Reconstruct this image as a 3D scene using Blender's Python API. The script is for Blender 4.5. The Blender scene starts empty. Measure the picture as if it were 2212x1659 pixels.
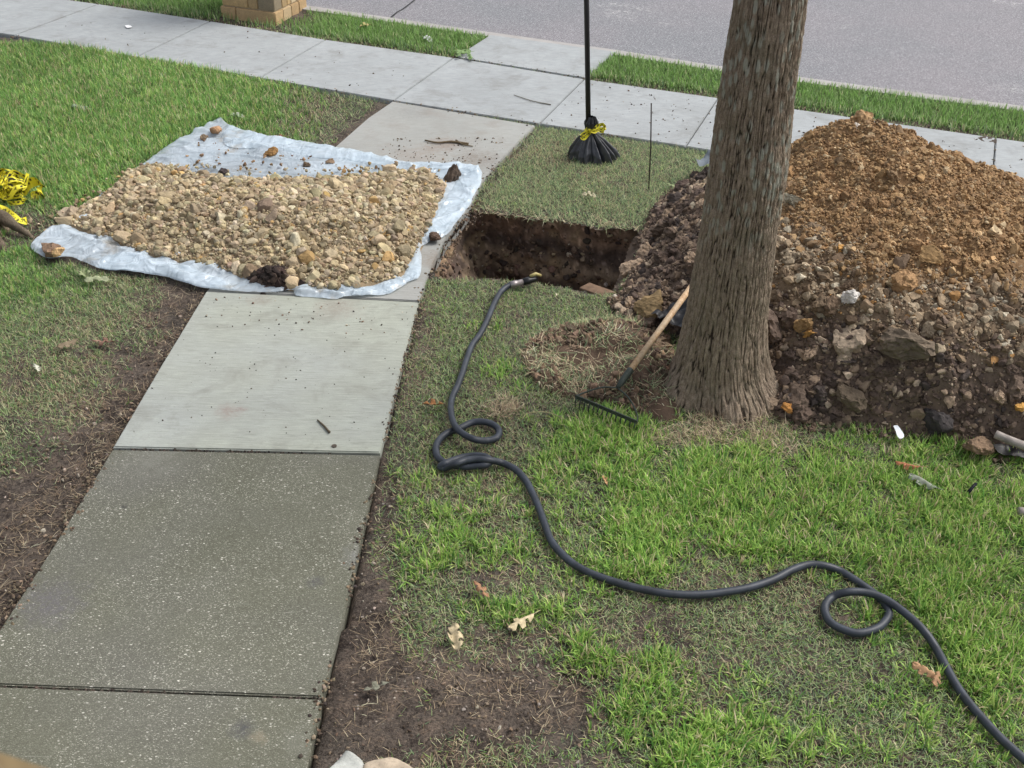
import bpy, bmesh, math, random
import numpy as np
from mathutils import Matrix, Vector

# ------------------------------------------------------------------ camera, world, sun
random.seed(7); RNG = np.random.default_rng(7)
SC = bpy.context.scene
H = 3.3                                   # eye height in metres
F, PITCH, ROLL = 2366.9, 0.59033, -0.02806   # focal length in px of a 2212 px wide picture
def _axes():
    cp, sp = math.cos(PITCH), math.sin(PITCH)
    w = np.array([0, cp, -sp]); r0 = np.array([1., 0, 0]); d0 = np.cross(w, r0)
    cr, sr = math.cos(ROLL), math.sin(ROLL)
    return cr*r0 + sr*d0, -sr*r0 + cr*d0, w
AR, AD, AW = _axes()
cam_data = bpy.data.cameras.new("camera"); cam = bpy.data.objects.new("camera", cam_data)
SC.collection.objects.link(cam); SC.camera = cam
cam_data.sensor_width = 36.0; cam_data.lens = F/2212*36.0
cam_data.clip_start = 0.02; cam_data.clip_end = 2000
cam_data.dof.use_dof = True; cam_data.dof.focus_distance = 5.2; cam_data.dof.aperture_fstop = 16
M = Matrix(((AR[0], -AD[0], -AW[0], 0), (AR[1], -AD[1], -AW[1], 0), (AR[2], -AD[2], -AW[2], H), (0, 0, 0, 1)))
cam.matrix_world = M

SUN_EL, SUN_AZ = math.radians(52), math.radians(70)     # azimuth measured from +Y towards +X
world = bpy.data.worlds.new("World"); SC.world = world; world.use_nodes = True
wn = world.node_tree.nodes; wl = world.node_tree.links
for n in list(wn): wn.remove(n)
wo = wn.new('ShaderNodeOutputWorld'); wb = wn.new('ShaderNodeBackground'); ws = wn.new('ShaderNodeTexSky')
ws.sky_type = 'NISHITA'; ws.sun_disc = False; ws.sun_elevation = SUN_EL; ws.sun_rotation = SUN_AZ
ws.air_density = 1.0; ws.dust_density = 4.0; ws.ozone_density = 1.0
wh = wn.new('ShaderNodeHueSaturation'); wh.inputs['Saturation'].default_value = 0.35
wl.new(ws.outputs[0], wh.inputs['Color']); wl.new(wh.outputs[0], wb.inputs[0]); wb.inputs[1].default_value = 0.14
wl.new(wb.outputs[0], wo.inputs[0])
sd = bpy.data.lights.new("sun", 'SUN'); sd.energy = 1.2; sd.angle = math.radians(22); sd.color = (1.0, 0.96, 0.9)
sun = bpy.data.objects.new("sun", sd); SC.collection.objects.link(sun)
sdir = Vector((math.sin(SUN_AZ)*math.cos(SUN_EL), math.cos(SUN_AZ)*math.cos(SUN_EL), math.sin(SUN_EL)))
sun.rotation_euler = sdir.to_track_quat('Z', 'Y').to_euler()
SC.view_settings.view_transform = 'Standard'; SC.view_settings.look = 'None'
SC.view_settings.exposure = 0.68; SC.view_settings.gamma = 1.0

# ------------------------------------------------------------------ helpers
def G(px, py, z=0.0):
    d = AW + AR*(px-1106)/F + AD*(py-829.5)/F
    t = (H - z)/(-d[2]); return np.array([d[0]*t, d[1]*t, z])
def RY(px, py, Y):
    d = AW + AR*(px-1106)/F + AD*(py-829.5)/F
    t = Y/d[1]; return np.array([d[0]*t, Y, H + d[2]*t])
def PJ(P):
    P = np.atleast_2d(P) - np.array([0, 0, H]); z = P @ AW
    return 1106 + F*(P @ AR)/z, 829.5 + F*(P @ AD)/z

def _h(ix, iy, iz, s):
    with np.errstate(over='ignore'):
        n = (ix.astype(np.int64)*73856093) ^ (iy.astype(np.int64)*19349663) ^ (iz.astype(np.int64)*83492791) ^ (s*2654435761)
        n = (n ^ (n >> 13)) * 1274126177; n = n ^ (n >> 16); n = n*668265263; n = n ^ (n >> 15)
    return (n & 0xFFFFF)/float(0xFFFFF)
def vn(p, s=0):
    i = np.floor(p).astype(np.int64); f = p - i; f = f*f*(3-2*f)
    out = 0
    for dx in (0, 1):
        for dy in (0, 1):
            for dz in (0, 1):
                w = (f[:, 0] if dx else 1-f[:, 0])*(f[:, 1] if dy else 1-f[:, 1])*(f[:, 2] if dz else 1-f[:, 2])
                out = out + w*_h(i[:, 0]+dx, i[:, 1]+dy, i[:, 2]+dz, s)
    return out*2-1
def fbm(p, o=4, s=0):
    a, t, r = 1., 0., 0
    for k in range(o):
        r = r + a*vn(p*(2.03**k) + 17.3*k, s+k); t += a; a *= .5
    return r/t
def worley(p, s=0, three=False):
    i = np.floor(p).astype(np.int64); f1 = np.full(len(p), 9.); f2 = f1.copy(); idv = np.zeros(len(p))
    for dx in (-1, 0, 1):
        for dy in (-1, 0, 1):
            for dz in ((-1, 0, 1) if three else (0,)):
                c = i + np.array([dx, dy, dz])
                q = np.stack([c[:, k] + _h(c[:, 0], c[:, 1], c[:, 2], s+k) for k in range(3)], 1)
                if not three: q[:, 2] = p[:, 2]
                d = np.sqrt(((q-p)**2).sum(1)); idh = _h(c[:, 0], c[:, 1], c[:, 2], s+9)
                m = d < f1; f2 = np.where(m, f1, np.minimum(f2, d)); idv = np.where(m, idh, idv); f1 = np.where(m, d, f1)
    return f1, f2, idv
def sstep(a, b, x):
    t = np.clip((x-a)/(b-a), 0, 1); return t*t*(3-2*t)
def inpoly(x, y, poly):
    x = np.asarray(x, float); y = np.asarray(y, float); c = np.zeros(x.shape, bool); n = len(poly); j = n-1
    for i in range(n):
        xi, yi = poly[i][0], poly[i][1]; xj, yj = poly[j][0], poly[j][1]
        if yi != yj: c ^= ((yi > y) != (yj > y)) & (x < (xj-xi)*(y-yi)/(yj-yi)+xi)
        j = i
    return c
def pdist(x, y, line, closed=False):
    d = np.full(np.shape(x), 1e9); L = list(line) + ([line[0]] if closed else [])
    for a, b in zip(L[:-1], L[1:]):
        vx, vy = b[0]-a[0], b[1]-a[1]; t = np.clip(((x-a[0])*vx+(y-a[1])*vy)/(vx*vx+vy*vy+1e-12), 0, 1)
        d = np.minimum(d, np.hypot(x-a[0]-t*vx, y-a[1]-t*vy))
    return d
def W2(poly, z=0.0): return [tuple(G(p[0], p[1], z)[:2]) for p in poly]

def me_np(name, V, T, col=None, smooth=False):
    V = np.ascontiguousarray(V, np.float32); T = np.ascontiguousarray(T, np.int32); k = T.shape[1]
    m = bpy.data.meshes.new(name); m.vertices.add(len(V)); m.vertices.foreach_set('co', V.ravel())
    m.loops.add(T.size); m.loops.foreach_set('vertex_index', T.ravel())
    m.polygons.add(len(T)); m.polygons.foreach_set('loop_start', np.arange(0, T.size, k, dtype=np.int32))
    m.polygons.foreach_set('use_smooth', np.full(len(T), smooth))
    if col is not None:
        a = m.color_attributes.new('Col', 'FLOAT_COLOR', 'POINT')
        a.data.foreach_set('color', np.c_[col, np.ones(len(col))].astype(np.float32).ravel())
    m.update(calc_edges=True); return m
def ob(name, mesh, mat, parent=None, label=None, cat=None, group=None, kind=None, loc=None):
    o = bpy.data.objects.new(name, mesh); SC.collection.objects.link(o)
    if mat is not None and mesh is not None:
        mesh.materials.clear(); mesh.materials.append(mat)
    if parent: o.parent = parent
    if label: o['label'] = label
    if cat: o['category'] = cat
    if group: o['group'] = group
    if kind: o['kind'] = kind
    if loc is not None: o.location = loc
    return o
def empty(name, loc, label, cat, group=None):
    return ob(name, None, None, None, label, cat, group, None, tuple(loc))
def bm_me(name, bm, smooth=False):
    m = bpy.data.meshes.new(name); bm.to_mesh(m); bm.free()
    if smooth: m.polygons.foreach_set('use_smooth', [True]*len(m.polygons))
    return m
def grid_faces(nu, nv, wrap=False):
    a = np.arange(nu*nv).reshape(nu, nv)
    if wrap: a = np.concatenate([a, a[:, :1]], 1)
    return np.stack([a[:-1, :-1].ravel(), a[:-1, 1:].ravel(), a[1:, 1:].ravel(), a[1:, :-1].ravel()], 1)
def crom(P, n=8):
    P = np.array(P, float); Q = np.vstack([2*P[0]-P[1], P, 2*P[-1]-P[-2]]); out = []
    for i in range(1, len(Q)-2):
        for t in np.linspace(0, 1, n, endpoint=False):
            a, b, c, d = Q[i-1], Q[i], Q[i+1], Q[i+2]
            out.append(.5*((2*b)+(-a+c)*t+(2*a-5*b+4*c-d)*t*t+(-a+3*b-3*c+d)*t**3))
    out.append(P[-1]); return np.array(out)
def tube(P, R, k=12, cap=True, squash=1.0):
    P = np.array(P, float); R = np.full(len(P), R) if np.isscalar(R) else np.array(R, float)
    T = np.gradient(P, axis=0); T /= np.linalg.norm(T, axis=1)[:, None]
    up = np.array([0, 0, 1.]) if abs(T[0, 2]) < .9 else np.array([1., 0, 0]); V = []
    A = np.cross(T[0], up); A /= np.linalg.norm(A)
    for i in range(len(P)):
        A = A - T[i]*(A@T[i]); A /= np.linalg.norm(A); B = np.cross(T[i], A)
        th = np.arange(k)*2*math.pi/k
        V.append(P[i] + R[i]*(np.cos(th)[:, None]*A + squash*np.sin(th)[:, None]*B))
    V = np.vstack(V); Fq = grid_faces(len(P), k, True)
    Ft = np.vstack([Fq[:, [0, 1, 2]], Fq[:, [0, 2, 3]]])
    if cap:
        n = len(V); V = np.vstack([V, P[0], P[-1]]); b = (len(P)-1)*k
        i = np.arange(k); j = (i+1) % k
        Ft = np.vstack([Ft, np.c_[np.full(k, n), j, i], np.c_[np.full(k, n+1), b+i, b+j]])
    return V, Ft
def join(parts):
    V, T, o = [], [], 0
    for v, t in parts: V.append(v); T.append(t+o); o += len(v)
    return np.vstack(V), np.vstack(T)
def rbf(pts, x, y):
    pts = np.array(pts, float); X = pts[:, :2]; z = pts[:, 2]
    D = np.sqrt(((X[:, None]-X[None])**2).sum(2)+.02**2); n = len(X)
    A = np.block([[D, np.ones((n, 1))], [np.ones((1, n)), np.zeros((1, 1))]]); w = np.linalg.solve(A + 1e-9*np.eye(n+1), np.r_[z, 0])
    out = np.full(np.shape(x), w[-1])
    for k in range(n): out = out + w[k]*np.sqrt((x-X[k, 0])**2+(y-X[k, 1])**2+.02**2)
    return out

# ------------------------------------------------------------------ materials
class Mat:
    def __init__(s, name, rough=.8, spec=.3):
        s.m = bpy.data.materials.new(name); s.m.use_nodes = True; s.n = s.m.node_tree.nodes; s.l = s.m.node_tree.links
        s.b = s.n['Principled BSDF']; s.b.inputs['Roughness'].default_value = rough; s.b.inputs['Specular IOR Level'].default_value = spec
        tc = s.n.new('ShaderNodeNewGeometry'); s.pos = tc.outputs['Position']; s.geo = tc
    def _s(s, i, v):
        if isinstance(v, bpy.types.NodeSocket): s.l.new(v, i)
        elif v is not None: i.default_value = v
    def scale(s, vec, sc, rot=0):
        m = s.n.new('ShaderNodeMapping'); s.l.new(vec, m.inputs[0]); m.inputs['Scale'].default_value = sc; m.inputs['Rotation'].default_value = (0, 0, rot)
        return m.outputs[0]
    def noise(s, sc, det=4, rough=.6, vec=None, dist=0):
        n = s.n.new('ShaderNodeTexNoise'); s.l.new(vec or s.pos, n.inputs['Vector']); n.inputs['Scale'].default_value = sc
        n.inputs['Detail'].default_value = det; n.inputs['Roughness'].default_value = rough; n.inputs['Distortion'].default_value = dist
        return n.outputs['Fac']
    def vor(s, sc, out='Distance', vec=None, feat='F1', rnd=1):
        n = s.n.new('ShaderNodeTexVoronoi'); s.l.new(vec or s.pos, n.inputs['Vector']); n.inputs['Scale'].default_value = sc; n.feature = feat
        n.inputs['Randomness'].default_value = rnd
        return n.outputs[out]
    def ramp(s, fac, *st):
        n = s.n.new('ShaderNodeValToRGB'); s.l.new(fac, n.inputs[0]); e = n.color_ramp.elements
        while len(e) < len(st): e.new(.5)
        for i, (p, c) in enumerate(st):
            e[i].position = p; e[i].color = (c, c, c, 1) if isinstance(c, (int, float)) else (*c, 1)
        return n.outputs[0]
    def mix(s, fac, a, b, mode='MIX'):
        n = s.n.new('ShaderNodeMix'); n.data_type = 'RGBA'; n.blend_type = mode
        s._s(n.inputs[0], fac)
        for i, v in ((6, a), (7, b)):
            s._s(n.inputs[i], (*v, 1) if isinstance(v, tuple) else v)
        return n.outputs[2]
    def math(s, op, a, b=None):
        n = s.n.new('ShaderNodeMath'); n.operation = op; s._s(n.inputs[0], a); s._s(n.inputs[1], b); return n.outputs[0]
    def attr(s, name='Col'):
        n = s.n.new('ShaderNodeAttribute'); n.attribute_name = name; return n.outputs['Color']
    def col(s, c): s._s(s.b.inputs['Base Color'], (*c, 1) if isinstance(c, tuple) else c); return s
    def bump(s, h, st=.5, d=.01):
        n = s.n.new('ShaderNodeBump'); s.l.new(h, n.inputs['Height']); n.inputs['Strength'].default_value = st; n.inputs['Distance'].default_value = d
        s.l.new(n.outputs[0], s.b.inputs['Normal']); return s

def mat_plain(name, c, rough=.6, spec=.4, metal=0, var=.25, sc=30, bump=.15):
    m = Mat(name, rough, spec); n = m.noise(sc, 4); m.b.inputs['Metallic'].default_value = metal
    m.col(m.mix(m.ramp(n, (.3, 0), (.7, 1)), tuple(x*(1-var) for x in c), tuple(min(1, x*(1+var)) for x in c))).bump(n, bump, .004)
    return m.m

def add_spots(m, c, spots):
    for px, py, r, cc, amt in spots:
        g = G(px, py, .012); d = m.n.new('ShaderNodeVectorMath'); d.operation = 'DISTANCE'; m.l.new(m.pos, d.inputs[0]); d.inputs[1].default_value = tuple(g)
        dn = m.math('ADD', m.math('DIVIDE', d.outputs['Value'], r), m.math('MULTIPLY', m.noise(18, 5, .75), 1.6)); k = m.math('MULTIPLY', m.ramp(m.math('MULTIPLY', dn, .4), (.38, 1), (.66, 0)), amt)
        c = m.mix(m.math('MULTIPLY', k, m.ramp(m.noise(55, 3, .8), (.35, .25), (.6, 1))), c, cc)
    return c
def mat_concrete(name, base, rot, dirt=(.13, .12, .10), broom=.25, tint=None, spots=()):
    m = Mat(name, .85, .25)
    big = m.noise(.9, 5, .6); mid = m.noise(7, 5, .65); fine = m.noise(160, 3, .7)
    bv = m.scale(m.pos, (9, 90, 9), rot); br = m.noise(1, 5, .75, vec=bv)
    c = m.mix(m.ramp(big, (.3, 0), (.7, 1)), tuple(x*.90 for x in base), tuple(x*1.08 for x in base))
    if tint: c = m.mix(m.ramp(m.noise(.55, 3), (.42, 0), (.62, .75)), c, tint)
    c = m.mix(m.ramp(mid, (.35, .0), (.75, .22)), c, dirt)
    c = m.mix(m.ramp(br, (.34, broom*2.2), (.48, 0)), c, tuple(x*.66 for x in base)); c = m.mix(m.ramp(br, (.54, 0), (.68, broom*1.6)), c, tuple(min(1, x*1.28) for x in base)); bl = m.noise(3.2, 5, .7, dist=.6); c = m.mix(m.ramp(bl, (.52, 0), (.66, .28)), c, dirt)
    c = m.mix(m.ramp(fine, (.25, .25), (.5, 0)), c, tuple(x*.55 for x in base))
    # small dark grit specks and scuffs
    sp = m.vor(22, vec=m.scale(m.pos, (1, 1.7, 1), .4)); spm = m.noise(2.2, 3)
    g = m.math('MULTIPLY', m.ramp(sp, (.06, 1), (.1, 0)), m.ramp(spm, (.50, 0), (.62, 1)))
    c = m.mix(m.math('MULTIPLY', g, .75), c, (.07, .06, .05))
    c = add_spots(m, c, spots)
    m.col(c); m.bump(m.math('ADD', m.math('MULTIPLY', br, .8), m.math('MULTIPLY', fine, .7)), .35, .003); return m.m
def mat_aggregate():
    m = Mat('exposed_aggregate', .85, .25)
    big = m.noise(1.3, 5, .65); c = m.mix(m.ramp(big, (.3, 0), (.7, 1)), (.098, .098, .070), (.140, .140, .105))
    c = m.mix(m.ramp(m.noise(.9, 2), (.5, 0), (.68, .6)), c, (.128, .124, .112))
    sv = m.scale(m.pos, (1.0, 2.0, 1), math.radians(10))
    f = m.noise(170, 3, .85, vec=sv); c = m.mix(m.ramp(f, (.34, .6), (.5, 0)), c, (.045, .047, .035)); c = m.mix(m.ramp(f, (.54, 0), (.70, .75)), c, (.26, .26, .215))
    wear = m.ramp(m.noise(2.2, 4, .65), (.35, .35), (.62, 1.0)); hs = None
    for sc_, r0, thr, cc in ((150, .30, .62, (.36, .36, .30)), (85, .22, .68, (.46, .45, .38)), (46, .15, .77, (.68, .66, .58))):
        dv = m.n.new('ShaderNodeTexNoise'); m.l.new(m.pos, dv.inputs['Vector']); dv.inputs['Scale'].default_value = 60
        w = m.n.new('ShaderNodeVectorMath'); w.operation = 'MULTIPLY_ADD'; m.l.new(dv.outputs['Color'], w.inputs[0]); w.inputs[1].default_value = (.02, .02, .02); m.l.new(sv, w.inputs[2])
        v = m.vor(sc_, vec=w.outputs[0]); vc = m.vor(sc_, 'Color', vec=w.outputs[0])
        on = m.math('MULTIPLY', m.ramp(v, (r0, 1), (r0+.14, 0)), m.math('MULTIPLY', m.ramp(vc, (thr, 0), (thr+.04, 1)), wear)); c = m.mix(on, c, cc); hs = on if hs is None else m.math('ADD', hs, on)
    sc = m.noise(1, 3, .7, vec=m.scale(m.pos, (4, 60, 4), math.radians(-22))); c = m.mix(m.ramp(sc, (.66, 0), (.76, .5)), c, (.32, .32, .28))
    c = add_spots(m, c, [(525, 1570, .075, (.07, .07, .075), .8), (560, 1590, .05, (.30, .25, .18), .6), (680, 1255, .06, (.075, .075, .08), .7), (268, 1094, .022, (.04, .04, .04), .9), (110, 1300, .22, (.13, .12, .14), .6), (780, 1200, .13, (.24, .24, .23), .6), (330, 985, .25, (.22, .22, .19), .5), (640, 1600, .1, (.2, .2, .17), .4)])
    m.col(c); m.bump(m.math('ADD', f, hs), .35, .004); return m.m
def mat_road():
    m = Mat('asphalt', .8, .3)
    big = m.noise(.33, 4, .55); c = m.mix(m.ramp(big, (.38, 0), (.62, 1)), (.165, .172, .185), (.205, .192, .206))
    v = m.scale(m.pos, (1, 1.6, 1), .36); f = m.noise(60, 5, .9, vec=v); g = m.noise(22, 4, .8, vec=v)
    c = m.mix(m.ramp(f, (.38, .8), (.52, 0)), c, (.085, .083, .09)); c = m.mix(m.ramp(f, (.53, 0), (.64, .8)), c, (.60, .59, .60))
    c = m.mix(m.ramp(g, (.58, 0), (.72, .5)), c, (.56, .55, .56)); c = m.mix(m.ramp(g, (.3, .5), (.42, 0)), c, (.17, .17, .18))
    w = m.math('MULTIPLY', m.ramp(m.noise(.9, 4, .7), (.58, 0), (.68, .8)), m.ramp(m.noise(16, 3, .8), (.5, 0), (.6, .8)))
    c = m.mix(w, c, (.5, .5, .48)); m.col(c); m.bump(f, .5, .006); return m.m
def mat_soil():
    m = Mat('soil', .95, .15)
    a = m.noise(2.3, 6, .65); b = m.noise(13, 6, .75); f = m.noise(75, 5, .8); g = m.noise(1, 5, .8, vec=m.scale(m.pos, (40, 70, 40), .5), dist=1.5)
    c = m.mix(m.ramp(a, (.38, 0), (.62, 1)), (.080, .065, .055), (.170, .140, .116))
    c = m.mix(m.ramp(m.noise(1.1, 4, .6), (.52, 0), (.66, .6)), c, (.085, .085, .075))
    c = m.mix(m.ramp(b, (.50, 0), (.62, .8)), c, (.21, .16, .125)); c = m.mix(m.ramp(b, (.36, .8), (.46, 0)), c, (.030, .022, .020))
    c = m.mix(m.ramp(f, (.40, .75), (.5, 0)), c, (.025, .018, .015)); c = m.mix(m.ramp(f, (.56, 0), (.66, .7)), c, (.28, .215, .165))
    c = m.mix(m.ramp(g, (.58, 0), (.64, .6)), c, (.33, .26, .19))
    m.col(c); m.bump(m.math('ADD', m.math('MULTIPLY', b, 2.), f), 1.0, .02); return m.m
def mat_attr(name, rough=.9, amp=.5, sc=70, bump=.5, spec=.2, dist=.006):
    m = Mat(name, rough, spec); f = m.noise(sc, 5, .7); g = m.noise(sc*.25, 3, .6)
    c = m.mix(m.ramp(f, (.25, amp), (.5, 0)), m.attr(), (.02, .015, .012), 'MIX')
    c = m.mix(m.ramp(g, (.45, 0), (.75, amp)), c, m.mix(1.0, m.attr(), (1.6, 1.55, 1.5), 'MULTIPLY'))
    m.col(c); m.bump(f, bump, dist); return m.m
def mat_blade(name='grass_blade', tr=.45, rough=.5):
    m = Mat(name, rough, .25); a = m.attr(); m.col(a)
    t = m.n.new('ShaderNodeBsdfTranslucent'); mx = m.n.new('ShaderNodeMixShader'); mx.inputs[0].default_value = tr
    m.l.new(a, t.inputs[0]); m.l.new(m.b.outputs[0], mx.inputs[1]); m.l.new(t.outputs[0], mx.inputs[2])
    m.l.new(mx.outputs[0], m.n['Material Output'].inputs[0]); return m.m

M_SOIL = mat_soil(); M_CLOD = mat_attr('clod', .95, .5, 60, .7); M_STONE = mat_attr('limestone', .9, .35, 80, .5)
M_BLADE = mat_blade(); M_STRAW = mat_blade('straw', .15, .7)
M_WALK = mat_concrete('walk_concrete', (.335, .352, .300), math.radians(2), tint=(.33, .35, .34), broom=.3, spots=[(495, 890, .10, (.24, .17, .15), .6), (520, 885, .05, (.23, .16, .15), .6), (730, 665, .22, (.24, .19, .16), .5), (560, 650, .12, (.22, .17, .13), .5), (300, 950, .25, (.38, .40, .36), .6), (860, 800, .12, (.22, .23, .2), .4)])
M_SIDE = mat_concrete('sidewalk_concrete', (.335, .355, .362), math.radians(68), broom=.32)
M_WALKUP = mat_concrete('stained_concrete', (.315, .322, .305), math.radians(30), dirt=(.2, .16, .13), broom=.2, spots=[(960, 310, .22, (.22, .15, .11), .7), (1030, 345, .3, (.17, .13, .1), .6), (900, 340, .35, (.24, .18, .14), .5), (890, 240, .3, (.2, .2, .19), .5), (940, 560, .2, (.2, .15, .11), .6)])
M_AGG = mat_aggregate(); M_ROAD = mat_road(); M_KERB = mat_concrete('kerb_concrete', (.37, .355, .34), 0, broom=.15)

# ------------------------------------------------------------------ traced ground plan (points of a 2212 px wide picture, put on the ground)
NEAR = [(-420, 11), (-230, 40), (32, 79), (295, 126), (561, 171), (850, 220), (1165, 270), (1481, 319), (1800, 372), (2140, 430), (2480, 490), (2820, 552)]
FAR = [(-160, -48), (-10, -20), (214, 11), (455, 48), (704, 88), (980, 127), (1262, 173), (1551, 214), (1840, 256), (2150, 300), (2470, 346), (2790, 392)]
CURB = [(-200, -112), (300, -40), (708, 18), (1057, 69), (1333, 108), (1564, 144), (1900, 189), (2212, 229), (2600, 282), (3000, 336)]
WALK_R = [(1156, 273), (1113, 316), (1072, 360), (1043, 393), (1025, 430), (1012, 453), (985, 487), (963, 513), (930, 581), (905, 653)]
WALK_L = [(447, 631), (520, 545), (610, 435), (723, 320), (795, 257), (848, 221)]
SL_UP = WALK_R + WALK_L
SL_MID = [(905, 657), (872, 780), (847, 880), (822, 983), (245, 971), (345, 800), (446, 634)]
SL_LOW = [(821, 985), (796, 1098), (749, 1314), (697, 1509), (-80, 1479), (0, 1362), (120, 1175), (243, 973)]
SL_BOT = [(695, 1512), (693, 1541), (680, 1580), (666, 1659), (625, 1850), (-380, 1760), (-82, 1482)]
APRON = [(984, 125), (1059, 77), (1333, 114), (1300, 140), (1264, 170)]
TARP = [(477, 257), (500, 278), (560, 299), (640, 312), (720, 325), (820, 345), (890, 358), (960, 361), (1033, 372), (1040, 392), (1037, 407), (1021, 432), (1017, 446), (990, 482), (967, 511), (940, 525), (915, 535), (908, 545), (911, 563), (907, 603), (886, 614), (843, 639), (796, 645), (755, 648), (720, 653), (673, 648), (640, 646), (630, 634), (576, 639), (515, 635), (432, 626), (360, 605), (306, 596), (216, 585), (155, 563), (108, 567), (68, 541), (86, 518), (119, 499), (173, 482), (195, 455), (223, 425), (270, 396), (284, 374), (324, 349), (360, 322), (414, 293)]
HEAP = [(140, 482), (160, 455), (205, 432), (248, 402), (288, 366), (345, 356), (430, 378), (520, 388), (600, 388), (700, 386), (790, 377), (860, 368), (925, 372), (958, 398), (945, 440), (930, 480), (905, 520), (885, 560), (862, 595), (800, 612), (720, 622), (640, 614), (560, 606), (500, 588), (440, 572), (390, 562), (330, 549), (282, 534), (238, 508), (180, 494)]
PIT = [(1018, 449), (1060, 449), (1100, 453), (1150, 466), (1190, 470), (1240, 478), (1290, 487), (1340, 489), (1388, 494), (1384, 525), (1368, 560), (1352, 595), (1338, 626), (1300, 634), (1262, 631), (1225, 620), (1180, 612), (1130, 607), (1080, 601), (1040, 603), (1000, 598), (960, 598), (930, 592), (942, 560), (962, 520), (990, 483)]
MOUND = [(1690, 900), (1740, 909), (1800, 909), (1866, 913), (1949, 931), (2046, 949), (2111, 966), (2154, 972), (2260, 990), (2420, 1000), (2600, 960), (2780, 860), (2800, 700), (2700, 600), (2500, 520), (2300, 465), (2100, 418), (1900, 384), (1700, 352), (1600, 352), (1530, 372), (1470, 398), (1435, 425), (1405, 462), (1392, 500), (1374, 560), (1345, 625), (1332, 664), (1357, 700), (1408, 708), (1490, 730), (1600, 820)]
SOD = [(1125, 762), (1165, 722), (1240, 703), (1330, 692), (1415, 708), (1458, 760), (1470, 850), (1452, 905), (1390, 892), (1310, 862), (1240, 852), (1165, 828)]
w_near, w_far, w_curb = W2(NEAR), W2(FAR), W2(CURB)

HOSE = [(1134, 608), (1105, 614), (1084, 628), (1069, 653), (1055, 686), (1037, 722), (1019, 747), (1008, 776), (998, 808), (987, 837), (976, 862), (974, 891), (983, 920), (1001, 938), (1026, 950), (1051, 952), (1073, 945), (1078, 930), (1066, 918), (1044, 912), (1019, 914), (994, 925), (969, 934), (951, 948), (942, 966), (945, 986), (961, 999), (990, 1007), (1019, 1008), (1046, 1005), (1060, 996), (1044, 986), (1012, 986), (983, 993), (962, 1001), (951, 1008), (962, 1010), (985, 1002), (1005, 995), (1028, 992), (1055, 994), (1084, 999), (1113, 1013), (1134, 1035), (1149, 1062), (1163, 1094), (1176, 1130), (1190, 1166), (1212, 1195), (1241, 1220), (1284, 1242), (1338, 1260), (1392, 1274), (1446, 1283), (1504, 1285), (1560, 1280), (1614, 1271), (1668, 1253), (1711, 1231), (1747, 1220), (1783, 1223), (1812, 1233), (1836, 1247), (1862, 1264), (1888, 1282), (1911, 1303), (1920, 1325), (1909, 1346), (1888, 1361), (1852, 1368), (1816, 1357), (1790, 1339), (1782, 1310), (1798, 1289), (1830, 1279), (1870, 1280), (1909, 1292), (1949, 1318), (1992, 1357), (2021, 1397), (2042, 1436), (2064, 1476), (2089, 1512), (2125, 1555), (2165, 1598), (2212, 1640), (2262, 1680), (2330, 1720), (2420, 1745)]

# ------------------------------------------------------------------ ground sheet with the pit cut out
def ground():
    def axis(lo, hi, st, far):
        a = list(np.arange(lo, hi, st)); s, x = st, hi
        right = []
        while x < far: right.append(x); s *= 1.35; x += s
        s, x = st, lo-st; left = []
        while x > -far: left.append(x); s *= 1.35; x -= s
        return np.array(left[::-1]+a+right)
    X = axis(-6.6, 7.0, .03, 400); Y = axis(1.8, 14.2, .03, 400)
    gx, gy = np.meshgrid(X, Y); x, y = gx.ravel(), gy.ravel(); P = np.c_[x, y, x*0]
    near = (x > -6.5) & (x < 6.9) & (y > 1.8) & (y < 14)
    z = np.full(len(x), -.02); q = P[near]
    z[near] += .012*fbm(q*1.2, 3, 3) + .012*fbm(q*7, 3, 5) + .010*fbm(q*20, 2, 8)
    wx = [W2(s) for s in (SL_UP, SL_MID, SL_LOW, SL_BOT)]
    for wq in wx:
        m = inpoly(x, y, wq); z[m] = -.08
    sw = w_near + w_far[::-1]; z[inpoly(x, y, sw)] = -.08
    # road side drops away
    cp = np.array(w_curb); cd = cp[-1]-cp[0]; cd /= np.linalg.norm(cd); nn = np.array([-cd[1], cd[0]])
    v = (np.c_[x, y]-cp[4])@nn; z[v > -.02] = -.3; 
    n2 = len(Y); m2 = len(X); Fq = grid_faces(n2, m2)
    pit = W2(PIT); c = P[Fq].mean(1); keep = ~inpoly(c[:, 0]+.045*vn(c*9, 3), c[:, 1]+.045*vn(c*9, 7), pit); Fq = Fq[keep]
    # ground rises to the lip of the pit and carries no slab hollow under it
    return me_np('ground', np.c_[x, y, z], Fq[:, [0, 1, 2, 3]], smooth=True)
ob('ground', ground(), M_SOIL, kind='structure')

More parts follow.
